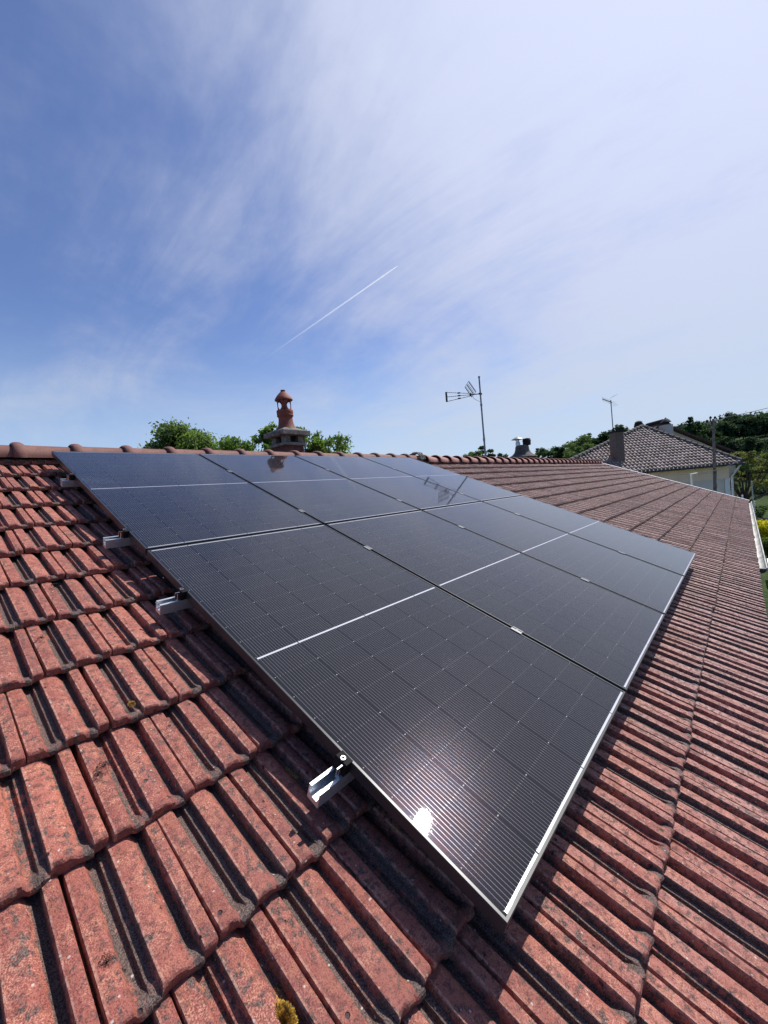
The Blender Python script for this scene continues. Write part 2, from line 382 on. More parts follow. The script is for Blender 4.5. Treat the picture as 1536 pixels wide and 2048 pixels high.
def onroof(o): o.matrix_basis = Matrix.Translation(-HB) @ ROT; return o
def inworld(o): o.matrix_basis = Matrix.Translation(-HB); return o
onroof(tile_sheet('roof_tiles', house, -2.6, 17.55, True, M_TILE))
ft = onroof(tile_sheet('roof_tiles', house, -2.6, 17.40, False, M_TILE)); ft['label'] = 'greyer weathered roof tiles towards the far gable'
mb = MB(); mb.box(-2.7, 17.58, -4.50, .30, -.26, -.205); onroof(mb.build('roof_deck', M_DECK, house))
# rear slope
mb = MB(); RZ = W(0, .30, -.19)
mb.add([(-2.7, RZ.y, RZ.z + .01), (17.6, RZ.y, RZ.z + .01), (17.6, RZ.y + 4.6, RZ.z - 1.86), (-2.7, RZ.y + 4.6, RZ.z - 1.86), (-2.7, RZ.y, RZ.z - .05), (17.6, RZ.y, RZ.z - .05), (17.6, RZ.y + 4.6, RZ.z - 1.92), (-2.7, RZ.y + 4.6, RZ.z - 1.92)],
       [(0, 1, 2, 3), (4, 7, 6, 5), (0, 4, 5, 1), (1, 5, 6, 2), (2, 6, 7, 3), (3, 7, 4, 0)])
inworld(mb.build('rear_roof', M_RIDGE, house))
# walls
EV = W(0, -4.52, -.2)
mb = MB(); mb.prism([(EV.y + .35, -5), (EV.y + .35, EV.z + .05), (RZ.y, RZ.z - .12), (RZ.y + 4.3, RZ.z - 1.8), (RZ.y + 4.3, -5)], -2.5, 17.45, 'x')
inworld(mb.build('wall', M_RENDER, house))
# ridge caps
def ridge_cap(name, x0, L, mat, flip=False, knob=True):
    mb = MB(); n = 14; secs = [(0, .118, 0), (L * .10, .120, 0), (L * .86, .112, 0), (L + .03, .110, 0)]
    if knob: secs = [(-.012, .135, 0), (.0, .146, 0), (.02, .150, 0), (.045, .147, 0), (.062, .134, 0), (.075, .120, 0), (L * .9, .114, 0), (L + .02, .112, 0)]
    else: secs = [(0, .152, 0), (.012, .156, 0), (.10, .143, 0), (L * .9, .112, 0), (L + .03, .106, 0)]
    vs = []; fs = []
    for rr in (0, -.013):
        for (x, r, dz) in secs:
            for k in range(n + 1):
                an = math.pi * (-.06 + 1.12 * k / n)
                vs.append((x, -(r + rr) * 1.05 * math.cos(an), (r + rr) * .80 * math.sin(an) + dz))
    m_ = len(secs); w_ = n + 1
    for s_ in range(2):
        o_ = s_ * m_ * w_
        for i in range(m_ - 1):
            for k in range(n): fs.append((o_ + i * w_ + k, o_ + i * w_ + k + 1, o_ + (i + 1) * w_ + k + 1, o_ + (i + 1) * w_ + k))
    for k in range(n):
        fs.append((k, k + 1, m_ * w_ + k + 1, m_ * w_ + k)); e = (m_ - 1) * w_; fs.append((e + k, e + k + 1, m_ * w_ + e + k + 1, m_ * w_ + e + k))
    for i in range(m_ - 1):
        for e in (0, n): fs.append((i * w_ + e, (i + 1) * w_ + e, m_ * w_ + (i + 1) * w_ + e, m_ * w_ + i * w_ + e))
    mb.add(vs, fs)
    o = mb.build(name, mat, house, True, angle=50); return o
RC = W(0, .30, -.075)                   # ridge axis
def place_cap(o, x, tilt=0.0):
    o.matrix_basis = Matrix.Translation(Vector((x, RC.y, RC.z - .053 - (.014 if x > 5.3 else 0))) - HB) @ Matrix.Rotation(tilt, 4, 'Y')
cap0 = ridge_cap('ridge_tile', 0, .385, M_RIDGE); first = True
x = -.19 - .385 * 6
while x < 5.1:
    o = cap0 if first else cap0.copy()
    if not first: COL.objects.link(o)
    first = False
    place_cap(o, x + random.uniform(-.004, .004), random.uniform(-.006, .006)); x += .385
cap1 = ridge_cap('ridge_tile', 0, .385, M_RIDGE2, knob=False); first = True
x = 5.36
while x < 17.3:
    o = cap1 if first else cap1.copy()
    if not first: COL.objects.link(o)
    first = False
    place_cap(o, x + random.uniform(-.006, .006), R(2.2) + random.uniform(-.01, .01)); x += .385
mb = MB()
for (xx, r) in ((5.17, .017), (5.215, .02), (5.27, .018)):
    pts = [Vector((xx + .012 * math.sin(k * 1.3) - .05 * abs(math.cos(math.pi * k / 16)), -.155 * math.cos(math.pi * k / 16) + RC.y, RC.z - .045 + .128 * math.sin(math.pi * k / 16))) for k in range(17)]
    mb.tube(pts, [r * (1 + .25 * math.sin(k * 2.1 + xx * 9)) for k in range(17)], 8)
o = inworld(mb.build('mortar_joint', M_MORTAR, house, True)); o['label'] = 'pale grey bead of mortar wrapped over the ridge'
mb = MB(); mb.box(-2.6, 17.4, .20, .42, -.20, -.125); onroof(mb.build('ridge_bedding', M_MORTAR, house))
# verge at the far gable, gutter
mb = MB(); mb.box(17.50, 17.64, -4.56, .30, -.145, -.118); mb.box(17.615, 17.64, -4.56, .30, -.30, -.145)
onroof(mb.build('verge_trim', M_WHITE, house, bevel=.004))
def gutter():
    e = W(0, -4.53, -.13); cy, cz, r = e.y - .012, e.z - .055, .055
    mb = MB(); n = 12; x0, x1 = 6.0, 17.7; segs = 26; vs = []; fs = []
    for s_, rr in ((0, r), (1, r - .004)):
        for i in range(segs + 1):
            x = x0 + (x1 - x0) * i / segs
            for k in range(n + 1):
                an = math.pi + math.pi * k / n
                vs.append((x, cy + rr * math.cos(an), cz + rr * math.sin(an) + .003 * math.sin(i * 1.7)))
    w_ = n + 1; m_ = segs + 1
    for s_ in range(2):
        for i in range(segs):
            for k in range(n): b = s_ * m_ * w_; fs.append((b + i * w_ + k, b + i * w_ + k + 1, b + (i + 1) * w_ + k + 1, b + (i + 1) * w_ + k))
    for i in range(segs):
        for e_ in (0, n): fs.append((i * w_ + e_, (i + 1) * w_ + e_, m_ * w_ + (i + 1) * w_ + e_, m_ * w_ + i * w_ + e_))
    for i in (0, segs):
        for k in range(n): fs.append((i * w_ + k, i * w_ + k + 1, m_ * w_ + i * w_ + k + 1, m_ * w_ + i * w_ + k))
    mb.add(vs, fs)
    mb.tube([(x0, cy - r - .004, cz + .004), (x1, cy - r - .004, cz + .004)], .008, 8)
    g = inworld(mb.build('gutter', plain('gutter_grey', (.50, .50, .48), .55, .1, .25, 3), house, True))
    eb = MB(); n2 = 14
    P = [(cy + (r + .004) * math.cos(math.pi + math.pi * k / n2), cz + (r + .004) * math.sin(math.pi + math.pi * k / n2)) for k in range(n2 + 1)]
    eb.prism(P, x0 - .03, x0 - .001, 'x')
    e_ = eb.build('end_cap', M_ANT, g, True); e_['label'] = 'dark rounded end cap of the gutter'
gutter()
# cable bracket standing on the verge
bo = thing('cable_bracket', 'small grey post with a white top holding a wire above the far gable edge', 'bracket', W(17.7, -2.6, -.1))
bz = w_at(1384, 949, 16.9); bo.location = (17.72, w_at(1384, 975, 16.9).y, -.1)
p0 = w_at(1384, 980, 16.6); p1 = w_at(1382, 950, 16.6); bo.location = p0
mb = MB(); mb.tube([(0, 0, -.3), p1 - p0], .035, 8); mb.tube([(.10, 0, -.3), p1 - p0 + Vector((.10, .0, .0))], .03, 8); mb.build('post', M_ZINC, bo, True)
mb = MB(); mb.tube([p1 - p0 + Vector((-.04, .02, .03)), w_at(1395, 946, 16.6) - p0], .022, 8); mb.build('arm', M_WHITE, bo, True)

# ------------------------------------------------------------------ chimney with terracotta pot
def chimney():
    cx0, cx1, cy0, cy1 = 2.925, 3.262, 1.0, 1.34; cx, cy = (cx0 + cx1) / 2, (cy0 + cy1) / 2
    zt = .295
    mb = MB(); mb.box(cx0, cx1, cy0, cy1, -.6, zt)
    ch = inworld(mb.build('chimney', M_BRICKR, house, bevel=.006)); ch['label'] = 'square brick chimney stack with a tall terracotta pot'
    mb = MB(); e = .035; mb.box(cx0 - e, cx1 + e, cy0 - e, cy1 + e, zt, zt + .045)
    mb.build('lower_slab', M_CONC, ch, bevel=.008)
    z0 = zt + .045; z1 = z0 + .105
    for (a_, b_) in ((0, 0), (0, 1), (1, 0), (1, 1)):
        xa = cx0 if a_ == 0 else cx1 - .10; ya = cy0 if b_ == 0 else cy1 - .10
        mb = MB(); mb.box(xa, xa + .10, ya, ya + .10, z0 + .001, z1 - .001); mb.build('vent_pillar', M_CONC, ch, bevel=.006)
    mb = MB(); mb.box(cx0 + .07, cx1 - .07, cy0 + .07, cy1 - .07, z0 + .001, z1 - .001); mb.build('flue_core', M_DARK, ch)
    mb = MB(); e = .085; e2 = .07
    mb.box(cx0 - e, cx1 + e, cy0 - e, cy1 + e, z1, z1 + .07)
    q = z1 + .0701; r_ = .12
    vs = [(cx0 - e2, cy0 - e2, q), (cx1 + e2, cy0 - e2, q), (cx1 + e2, cy1 + e2, q), (cx0 - e2, cy1 + e2, q), (cx - r_, cy - r_, q + .055), (cx + r_, cy - r_, q + .055), (cx + r_, cy + r_, q + .055), (cx - r_, cy + r_, q + .055)]
    mb.add(vs, [(0, 1, 5, 4), (1, 2, 6, 5), (2, 3, 7, 6), (3, 0, 4, 7), (4, 5, 6, 7)])
    mb.build('cap_slab', M_CONC, ch, bevel=.006)
    b = q + .04
    mb = MB(); s = .92
    mb.lathe([(r_ * 1.0, z_ * .92) for r_, z_ in [(.165, 0), (.158, .012), (.140, .05), (.125, .10), (.116, .16), (.114, .20), (.124, .215), (.134, .225), (.136, .24), (.130, .252), (.134, .262), (.136, .31), (.132, .322), (.10, .322), (.095, .1)]], 36, (cx, cy, b), .92, .92)
    mb.build('pot_base', M_POT, ch, True, angle=40)
    # lantern with tall oval openings
    zb, zt2, r1, r2 = b + .296, b + .458, .102, .106; n = 96; rows = 26; N = 4
    vs = []; keep = {}; fs = []
    for i in range(rows + 1):
        for k in range(n):
            an = 2 * math.pi * k / n; rr = r1 + (r2 - r1) * i / rows
            vs.append((cx + rr * math.cos(an), cy + rr * math.sin(an), zb + (zt2 - zb) * i / rows))
    def hole(i, k):
        fa = ((k + .5) / n * N + .40) % 1 - .5; fz = (i + .5) / rows
        big = (fa / .26) ** 2 + ((fz - .48) / .43) ** 2 < 1
        ga = ((k + .5) / n * N + .90) % 1 - .5
        tri = (.80 < fz < .97 and abs(ga) < (fz - .78) * .6) or (.03 < fz < .22 and abs(ga) < (.26 - fz) * .6)
        return big or tri
    for i in range(rows):
        for k in range(n):
            if not hole(i, k): fs.append((i * n + k, i * n + (k + 1) % n, (i + 1) * n + (k + 1) % n, (i + 1) * n + k))
    mb = MB(); mb.add(vs, fs); la = mb.build('pot_lantern', M_POT, ch, True, angle=60)
    md = la.modifiers.new('thickness', 'SOLIDIFY'); md.thickness = .007; md.offset = -1
    mb = MB(); h = zt2
    mb.lathe([(.0, -.01), (.10, -.012), (.135, -.014), (.145, -.006), (.143, .006), (.125, .035), (.095, .072), (.062, .105), (.044, .118), (.036, .122), (.037, .128), (.040, .145), (.030, .152), (0, .154)], 36, (cx, cy, h), .94, .94)
    mb.build('pot_hood', M_POT, ch, True, angle=40)
chimney()
# flared cement chimney with metal cowl
def bell_chimney():
    c = Vector((11.75, 1.05, .22))
    mb = MB(); n = 32; prof_ = [(.42, 0), (.38, .03), (.29, .08), (.225, .15), (.195, .24), (.185, .33), (.15, .37), (.0, .38)]
    vs = [];
    for r_, z_ in prof_:
        for k in range(n):
            an = 2 * math.pi * k / n; sq = 1 / max(abs(math.cos(an)), abs(math.sin(an))) ** .55
            vs.append((c.x + r_ * sq * math.cos(an), c.y + r_ * sq * math.sin(an) * .95, c.z + z_ + .008 * math.sin(k * 1.9)))
    mb.add(vs, [(i * n + k, i * n + (k + 1) % n, (i + 1) * n + (k + 1) % n, (i + 1) * n + k) for i in range(len(prof_) - 1) for k in range(n)])
    mb.box(c.x - .33, c.x + .33, c.y - .33, c.y + .33, -.9, c.z + .03)
    ch = inworld(mb.build('chimney', M_BELL, house, True, angle=50)); ch['label'] = 'grey cement chimney flaring out at its foot, with a metal cowl'
    a = c + Vector((.09, -.12, .36))
    mb = MB(); mb.lathe([(.10, 0), (.12, .02), (.12, .12), (.135, .14), (.12, .16), (.11, .20), (.04, .22), (0, .22)], 18, tuple(a)); mb.build('flue_pot', M_DARK, ch, True)
    b = c + Vector((-.09, .09, .36))
    mb = MB(); mb.lathe([(.07, 0), (.07, .10), (.05, .12), (.05, .18)], 18, tuple(b)); mb.build('flue_pipe', M_ZINC, ch, True)
    mb = MB(); mb.lathe([(.19, .20), (.185, .205), (.06, .27), (.0, .285)], 18, tuple(b)); 
    for k in range(3):
        an = 2.1 * k; mb.tube([b + Vector((.05 * math.cos(an), .05 * math.sin(an), .16)), b + Vector((.13 * math.cos(an), .13 * math.sin(an), .225))], .006, 5)
    mb.build('cowl', M_MAST, ch, True)
bell_chimney()

# ------------------------------------------------------------------ television aerials
def tv_antenna():
    base = w_at(975, 925, 9.97); top = w_at(958, 753, 9.97)
    base = Vector((top.x, top.y, -.35)); H = top.z - base.z
    o = thing('tv_antenna', 'tall rooftop television antenna on a leaning grey mast behind the ridge', 'antenna', base)
    mb = MB(); mb.tube([(.02, 0, 0), (0.005, 0, H * .5), (0, 0, H)], [.024, .020, .018], 10); mb.tube([(.008, 0, H * .36), (.008, 0, H * .39)], .028, 10)
    mb.tube([(0.003, 0, H * .71), (.003, 0, H * .73)], .027, 10); mb.tube([(0, 0, H - .03), (0, 0, H + .005)], .026, 10)
    mb.build('mast', M_MAST, o, True)
    L = Vector((-.64, .768, 0)); Q = Vector((.768, .64, 0)); Z = Vector((0, 0, 1))     # boom direction, element direction
    hz = H - .42; O = Vector((0, 0, hz))
    mb = MB(); mb.tube([O - L * .04, O + L * .24], .012, 8); mb.box(-.05, .05, -.02, .02, -.02, .02, Matrix.Translation(O)); mb.build('clamp_boom', M_ANT, o)
    mb = MB()
    for dz, dq in ((.11, 0), (0, 0), (-.11, 0)):
        a = O + L * .22 + Z * dz * .25; b = O + L * .82 + Z * dz; mb.tube([a, b], .006, 6)
    mb.box(-.012, .012, -.02, .02, -.12, .12, Matrix.Translation(O + L * .83)); mb.box(-.02, .02, -.02, .02, -.035, .035, Matrix.Translation(O + L * .24))
    mb.build('boom', M_ANT, o)
    mb = MB()
    for dz in (.11, 0, -.11):
        for k in range(12):
            f = k / 11; c = O + L * (.25 + .56 * f) + Z * dz * (.3 + .7 * f); s = .035 + .015 * (k % 2)
            mb.tube([c - Q * s, c + Q * s], .0035, 5)
        c = O + L * .52 + Z * dz * .6; mb.box(-.03, .03, -.03, .03, -.008, .014, Matrix.Translation(c))
    mb.build('director_rods', M_ANT, o)
    mb = MB(); up = (Z * .26 + L * .15); h0 = O + L * .16 + Z * .0
    for q in (-.26, 0, .26): mb.tube([h0 + Q * q, h0 + Q * q + up], .009, 6)
    for k in range(8): c = h0 + up * (k / 7); mb.tube([c - Q * .29, c + Q * .29], .006, 5)
    mb.build('reflector', M_ANT, o)
    mb = MB(); mb.tube([O + L * .2, O + L * .17 - Z * .10, O + Q * .03 - Z * .2, Vector((.03, -.01, H * .4)), Vector((.035, 0, .3))], .005, 5); mb.build('cable', M_DARK, o)
tv_antenna()

# ------------------------------------------------------------------ solar array
def make_panel():
    o = thing('solar_panel', 'x', 'solar panel')
    fw, th = .008, .035
    mb = MB()
    prof_ = [(0, -th), (0, -.0015), (.0015, 0), (fw, 0), (fw, -.0015), (fw + .001, -.008), (.012, -th + .002), (.028, -th + .002), (.028, -th)]
    ring = [((0, 0), (1, 1)), ((PW, 0), (-1, 1)), ((PW, PL), (-1, -1)), ((0, PL), (1, -1))]
    n = len(prof_); vs = []; fs = []
    for (cx, cy), (sx, sy) in ring:
        for d, z_ in prof_: vs.append((cx + sx * d, cy - PL + sy * d, z_))
    for c in range(4):
        d_ = (c + 1) % 4
        for k in range(n - 1): fs.append((c * n + k, d_ * n + k, d_ * n + k + 1, c * n + k + 1))
    mb.add(vs, fs); f = mb.build('frame', M_FRAME, o)
    mb = MB(); mb.box(fw + .0002, PW - fw - .0002, -PL + fw + .0002, -fw - .0002, -.0075, -.0010)
    mb.build('glass', M_CELL, o)
    return o
def xf(X, Y, Z): return Matrix.Translation(W(X, Y, Z)) @ ROT
pnames = ['nearest the left edge', 'second from the left edge', 'third from the left edge', 'farthest right']
plab = {(0, 0): 'black solar panel at the top left corner of the array, by the reddest ridge tiles',
        (1, 0): 'black solar panel in the upper row that mirrors the chimney stack, second from the left',
        (2, 0): 'black solar panel in the upper row, third from the left, between two black gaps',
        (3, 0): 'pale reflecting solar panel in the upper row, rightmost, below the antenna and mortar joint',
        (0, 1): 'large near solar panel at the bottom left with pink sun glare at its edge',
        (1, 1): 'grey glinting solar panel in the lower row, second from the nearest corner',
        (2, 1): 'solar panel in the lower row, second from the far right end',
        (3, 1): 'pale solar panel at the far bottom right corner of the array, next to bare tiles'}
panel0 = make_panel(); PX = PW + .020; PY = PL + .020
for r_ in range(2):
    for c_ in range(4):
        o = panel0 if (r_, c_) == (0, 0) else copy_tree(panel0)
        o.matrix_basis = xf(c_ * PX, -r_ * PY, 0) @ Matrix.Rotation(random.uniform(-.0007, .0007), 4, 'X')
        tag(o, plab[(c_, r_)], 'solar panel', 'solar panels in two rows on the tiled roof')
RY = [-.645, -1.70, -2.405, -3.44]
railname = ['topmost, nearest the ridge', 'second from the ridge', 'third from the ridge', 'lowest and nearest of four']
rp = [(-.022, 0), (-.022, -.046), (.022, -.046), (.022, 0), (.0125, 0), (.0125, -.003), (.0195, -.0035), (.0195, -.014), (.0135, -.030), (-.0135, -.030), (-.0195, -.014), (-.0195, -.0035), (-.0125, -.003), (-.0125, 0)]
XS = -.105
for i, yy in enumerate(RY):
    mb = MB(); mb.prism([(a_ * 1.0, b_) for a_, b_ in rp], 0, 4 * PX + .02 - XS, 'x')
    o = mb.build('mounting_rail', M_ALU); o.matrix_basis = xf(XS + (0.035 if i == 0 else 0.0), yy, -.037)
    tag(o, 'open aluminium rail end poking from under the panels, ' + railname[i], 'rail', 'aluminium mounting rails under the panels')
# end clamps and mid clamps
def end_clamp():
    o = thing('end_clamp', 'x', 'clamp')
    mb = MB(); mb.prism([(-.024, -.036), (-.024, -.004), (-.020, .002), (.006, .002), (.006, -.0005), (-.003, -.0005), (-.003, -.036)], -.022, .022, 'y')
    mb.build('body', M_BLACK, o, bevel=.0008)
    mb = MB(); mb.lathe([(.0075, -.006), (.0075, .0065), (.004, .0065), (.004, .002), (0, .002)], 12, (-.013, 0, .0)); mb.lathe([(.004, 0), (.004, -.04)], 8, (-.034, -.012, -.005))
    mb.box(-.045, -.026, -.014, -.010, -.03, .0); mb.build('bolt', M_STEEL, o, True)
    return o
def mid_clamp():
    o = thing('mid_clamp', 'x', 'clamp')
    mb = MB(); mb.prism([(-.017, .0006), (-.017, .003), (-.006, .0038), (-.005, .0015), (.005, .0015), (.006, .0038), (.017, .003), (.017, .0006)], -.027, .027, 'y')
    mb.build('plate', M_CLAMP, o)
    mb = MB(); mb.lathe([(.0055, -.03), (.0055, .004), (.003, .004), (.003, .001), (0, .001)], 12, (0, 0, .0)); mb.build('bolt', M_STEEL, o, True)
    return o
e0 = end_clamp()
for i, yy in enumerate(RY):
    o = e0 if i == 0 else copy_tree(e0); o.matrix_basis = xf(0, yy + .0, 0)
    tag(o, 'black end clamp on the left panel edge, ' + railname[i], 'clamp', 'end clamps on the left edge')
m0 = None; cn = ['first', 'second', 'third']
for i, yy in enumerate(RY):
    for c_ in range(3):
        if m0 is None: m0 = mid_clamp(); o = m0
        else: o = copy_tree(m0)
        o.matrix_basis = xf((c_ + 1) * PX - .01, yy + (.0 if i else .01), 0)
        tag(o, 'small silver clamp in the %s panel gap, %s rail from the ridge' % (cn[c_], ['first', 'second', 'third', 'fourth'][i]), 'clamp', 'silver clamps between the panels')
# thin drain strip hanging at the near corner, and cables below the edge
mb = MB(); mb.box(-.0006, .0006, -.008, .0, -.055, -.028); o = mb.build('edge_strip', M_FRAME); o.matrix_basis = xf(.004, -2 * PY + .022, -.005) @ Matrix.Rotation(R(25), 4, 'X')
tag(o, 'thin metal sliver hanging from the nearest corner of the array', 'strip')

# moss
M_CRUMB = plain('dry_moss', (.035, .030, .024), .95, 0, .4, 90, .002)
def moss(name, X, Y, Z, r, n, label, dark=False, group=None, cat='moss'):
    mt = bpy.data.materials.get('yellow_moss') if not dark else M_CRUMB
    if not mt:
        mt, t, p = newmat('yellow_moss'); c = t.coord(); f = t.noise(c, 120, 4)
        t.put(p.inputs['Base Color'], t.mix(t.step(f, .35, .65), (.22, .12, .015), (.62, .38, .05))); p.inputs['Roughness'].default_value = .95
    rr = np.random.default_rng(5); V = []; Fq = []
    for k in range(n):
        th, ph = rr.uniform(0, 2 * math.pi), rr.uniform(0, 1.45)
        d = np.array([math.cos(th) * math.sin(ph), math.sin(th) * math.sin(ph), math.cos(ph)])
        q = d * r * np.array([1.1, 1.4, .42]) * rr.uniform(.75, 1.05); e = rr.normal(size=3); e /= np.linalg.norm(e); s = r * .07
        tpt = q + d * r * .14 + e * .02 * r; b = len(V); V += [q - e * s, q + e * s, tpt + e * s * .3, tpt - e * s * .3]; Fq.append((b, b + 1, b + 2, b + 3))
    o = npmesh(name, V, Fq, mt, None, None, False); o.matrix_basis = xf(X, Y, Z); tag(o, label, cat, group); return o
moss('moss_clump', -.363, -3.698, -.150, .021, 3200, 'bright yellow moss cushion on the tiles at the bottom edge of the photo')
moss('moss_clump', -.325, -2.795, -.136, .010, 900, 'tiny yellow lichen tuft on a tile edge left of the lowest rails')
moss('moss_clump', -.575, -1.16, -.135, .012, 700, 'tiny yellow lichen tuft in a tile channel near the ridge at the left edge')

NR = Vector((0, -math.sin(PHI), math.cos(PHI)))
def on_roof(u, v, Z):                  # roof coordinates of what photo pixel (u, v) shows on the tiles
    d = w_at(u, v, 1.0) - CP; t_ = (Z - CP.dot(NR)) / d.dot(NR); P_ = CP + d * t_
    return P_.x, P_.y * math.cos(PHI) + P_.z * math.sin(PHI)
for i, (u, v, lab) in enumerate([(207, 1535, 'largest dark moss crumb, in a tile channel two courses above the yellow cushion'), (196, 1551, 'dark moss crumb just below the largest crumb'), (214, 1925, 'dark moss crumb on a tile rib near the bottom left corner'), (213, 1963, 'lower dark moss crumb near the bottom left corner'), (12, 1772, 'dark moss crumb at the left photo edge, on a tile front'), (82, 1276, 'small dark moss crumb on a tile high at the left edge'), (110, 1170, 'rounded dark moss crumb on the sunlit tiles left of the rails')]):
    X_, Y_ = on_roof(u, v, -.137); moss('moss_crumb', X_, Y_, -.140, [.016, .010, .013, .010, .013, .010, .014][i], 420, lab, True, None, 'moss crumb')

# ------------------------------------------------------------------ ground
def sstep(x, a, b):
    x = np.clip((x - a) / (b - a), 0, 1); return x * x * (3 - 2 * x)
def ground_z(X, Y):
    dx, dy = X - CP.x, Y - CP.y; r = np.hypot(dx, dy); az = np.degrees(np.arctan2(dy, dx))
    side = 1 - sstep(np.abs(az + 4), 15, 26)
    return -5 + side * (9.0 * sstep(r, 46, 120) + 7.0 * sstep(r, 118, 235)) + 1.0 * sstep(r, 40, 110) + .15 * np.sin(X * .15) * np.cos(Y * .12) * sstep(r, 30, 60)
def gz(x, y): return float(ground_z(np.array(x), np.array(y)))
ax = np.concatenate([-np.geomspace(4000, 60, 14), np.arange(-50, 60, 2.5), np.arange(60, 300, 8), np.geomspace(310, 5000, 14)])
GX, GY = np.meshgrid(ax, ax); GZ = ground_z(GX, GY); n = len(ax)
idx = np.arange(n * n).reshape(n, n); fq = np.stack([idx[:-1, :-1], idx[:-1, 1:], idx[1:, 1:], idx[1:, :-1]], -1).reshape(-1, 4)
mt, t, p = newmat('meadow'); c = t.coord()
f = t.noise(c, .35, 5); f2 = t.noise(c, 5, 5, .7); 
col = t.mix(t.step(f, .35, .65), (.018, .042, .014), (.045, .07, .025)); col = t.mix(t.step(f2, .4, .65, 0, .6), col, (.08, .10, .045))
t.put(p.inputs['Base Color'], col); p.inputs['Roughness'].default_value = 1; p.inputs['Specular IOR Level'].default_value = .05; t.put(p.inputs['Normal'], t.bump(f2, .8, .08))
gr = npmesh('ground', np.stack([GX, GY, GZ], -1).reshape(-1, 3), fq, mt); tag(gr, kind='structure')
# paved terrace below the eave
mt, t, p = newmat('paving'); c = t.coord(); bt = t.node('ShaderNodeTexBrick'); t.put(bt.inputs['Vector'], c); bt.inputs['Scale'].default_value = 4.0
for k_, v_2 in (('Color1', (.40, .37, .32, 1)), ('Color2', (.48, .44, .38, 1)), ('Mortar', (.2, .18, .16, 1))): bt.inputs[k_].default_value = v_2
t.put(p.inputs['Base Color'], bt.outputs[0]); p.inputs['Roughness'].default_value = .9
mb = MB(); mb.box(7, 16.5, -10.5, -4.6, -5.2, -4.93); o = mb.build('terrace', mt); tag(o, kind='structure')

# ------------------------------------------------------------------ vegetation
def leaf_mat(name, dark, light, trans=.35):
    mt, t, p = newmat(name); r_ = t.attr('rnd')
    col = t.mix(r_, dark, light); t.put(p.inputs['Base Color'], col); p.inputs['Roughness'].default_value = .7; p.inputs['Specular IOR Level'].default_value = .12
    tr = t.node('ShaderNodeBsdfTranslucent'); t.put(tr.inputs[0], t.vmath('MULTIPLY', col, (1.5, 1.7, .8)))
    mx = t.node('ShaderNodeMixShader'); mx.inputs[0].default_value = trans
    t.l.new(p.outputs[0], mx.inputs[1]); t.l.new(tr.outputs[0], mx.inputs[2]); t.l.new(mx.outputs[0], mt.node_tree.nodes['Material Output'].inputs[0])
    return mt
L_MID = leaf_mat('leaf_mid_green', (.045, .075, .024), (.17, .235, .08), .45)
L_DARK = leaf_mat('leaf_dark_green', (.014, .032, .013), (.045, .085, .030), .25)
L_WOOD = leaf_mat('leaf_hill_wood', (.016, .036, .018), (.05, .085, .04), .25)
L_HILL = leaf_mat('leaf_hill_tree', (.04, .075, .03), (.15, .20, .085), .35)
L_YEL = leaf_mat('leaf_yellow_green', (.05, .065, .022), (.24, .24, .10), .35)
L_GOLD = leaf_mat('leaf_gold', (.30, .26, .02), (.70, .62, .05), .4)
L_BIG = leaf_mat('leaf_bright_green', (.045, .085, .024), (.17, .25, .07), .45)
L_PALE = leaf_mat('leaf_pale', (.10, .12, .07), (.25, .27, .17), .3)
M_BARK = plain('bark', (.075, .06, .05), .95, 0, .3, 8, .02)
def leaves(centres, radii, per, size, seed=0, up=.3, squash=.8, shell=.5):
    r_ = np.random.default_rng(seed); V = []; rn = []
    for c, R_ in zip(centres, radii):
        n = max(8, int(per * (R_ / np.mean(radii)) ** 2)); d = r_.normal(size=(n, 3)); d /= np.linalg.norm(d, axis=1)[:, None]
        rad = R_ * (shell + (1 - shell) * r_.random(n)) * (1 + .18 * r_.normal(size=n)); P = np.array(c) + d * rad[:, None] * [1, 1, squash]
        nrm = d * .5 + r_.normal(size=(n, 3)) * .6 + [0, 0, up]; nrm /= np.linalg.norm(nrm, axis=1)[:, None]
        a = np.cross(nrm, r_.normal(size=(n, 3))); a /= np.linalg.norm(a, axis=1)[:, None]; b = np.cross(nrm, a)
        s = size * r_.uniform(.6, 1.3, n)[:, None]
        q = np.stack([P - a * s, P - b * s * .45, P + a * s, P + b * s * .45], 1); V.append(q.reshape(-1, 3))
        cl = r_.random() * .45; rn.append(np.repeat(np.clip(cl + r_.random(n) * .6, 0, 1), 4))
    V = np.concatenate(V); Fq = np.arange(len(V)).reshape(-1, 4); return V, Fq, np.concatenate(rn)
def crown_clumps(H, Rr, n, seed, z0=.35, flat=1.0):
    r_ = np.random.default_rng(seed); C, rad = [], []
    for k in range(n):
        d = r_.normal(size=3); d /= np.linalg.norm(d); f = r_.random() ** .45
        zc = z0 * H + (1 - z0) * H * .5; hh = (1 - z0) * H * .5
        C.append((d[0] * Rr * f * .8, d[1] * Rr * f * .8, zc + d[2] * hh * f * .82)); rad.append(Rr * r_.uniform(.16, .34))
    return C, rad
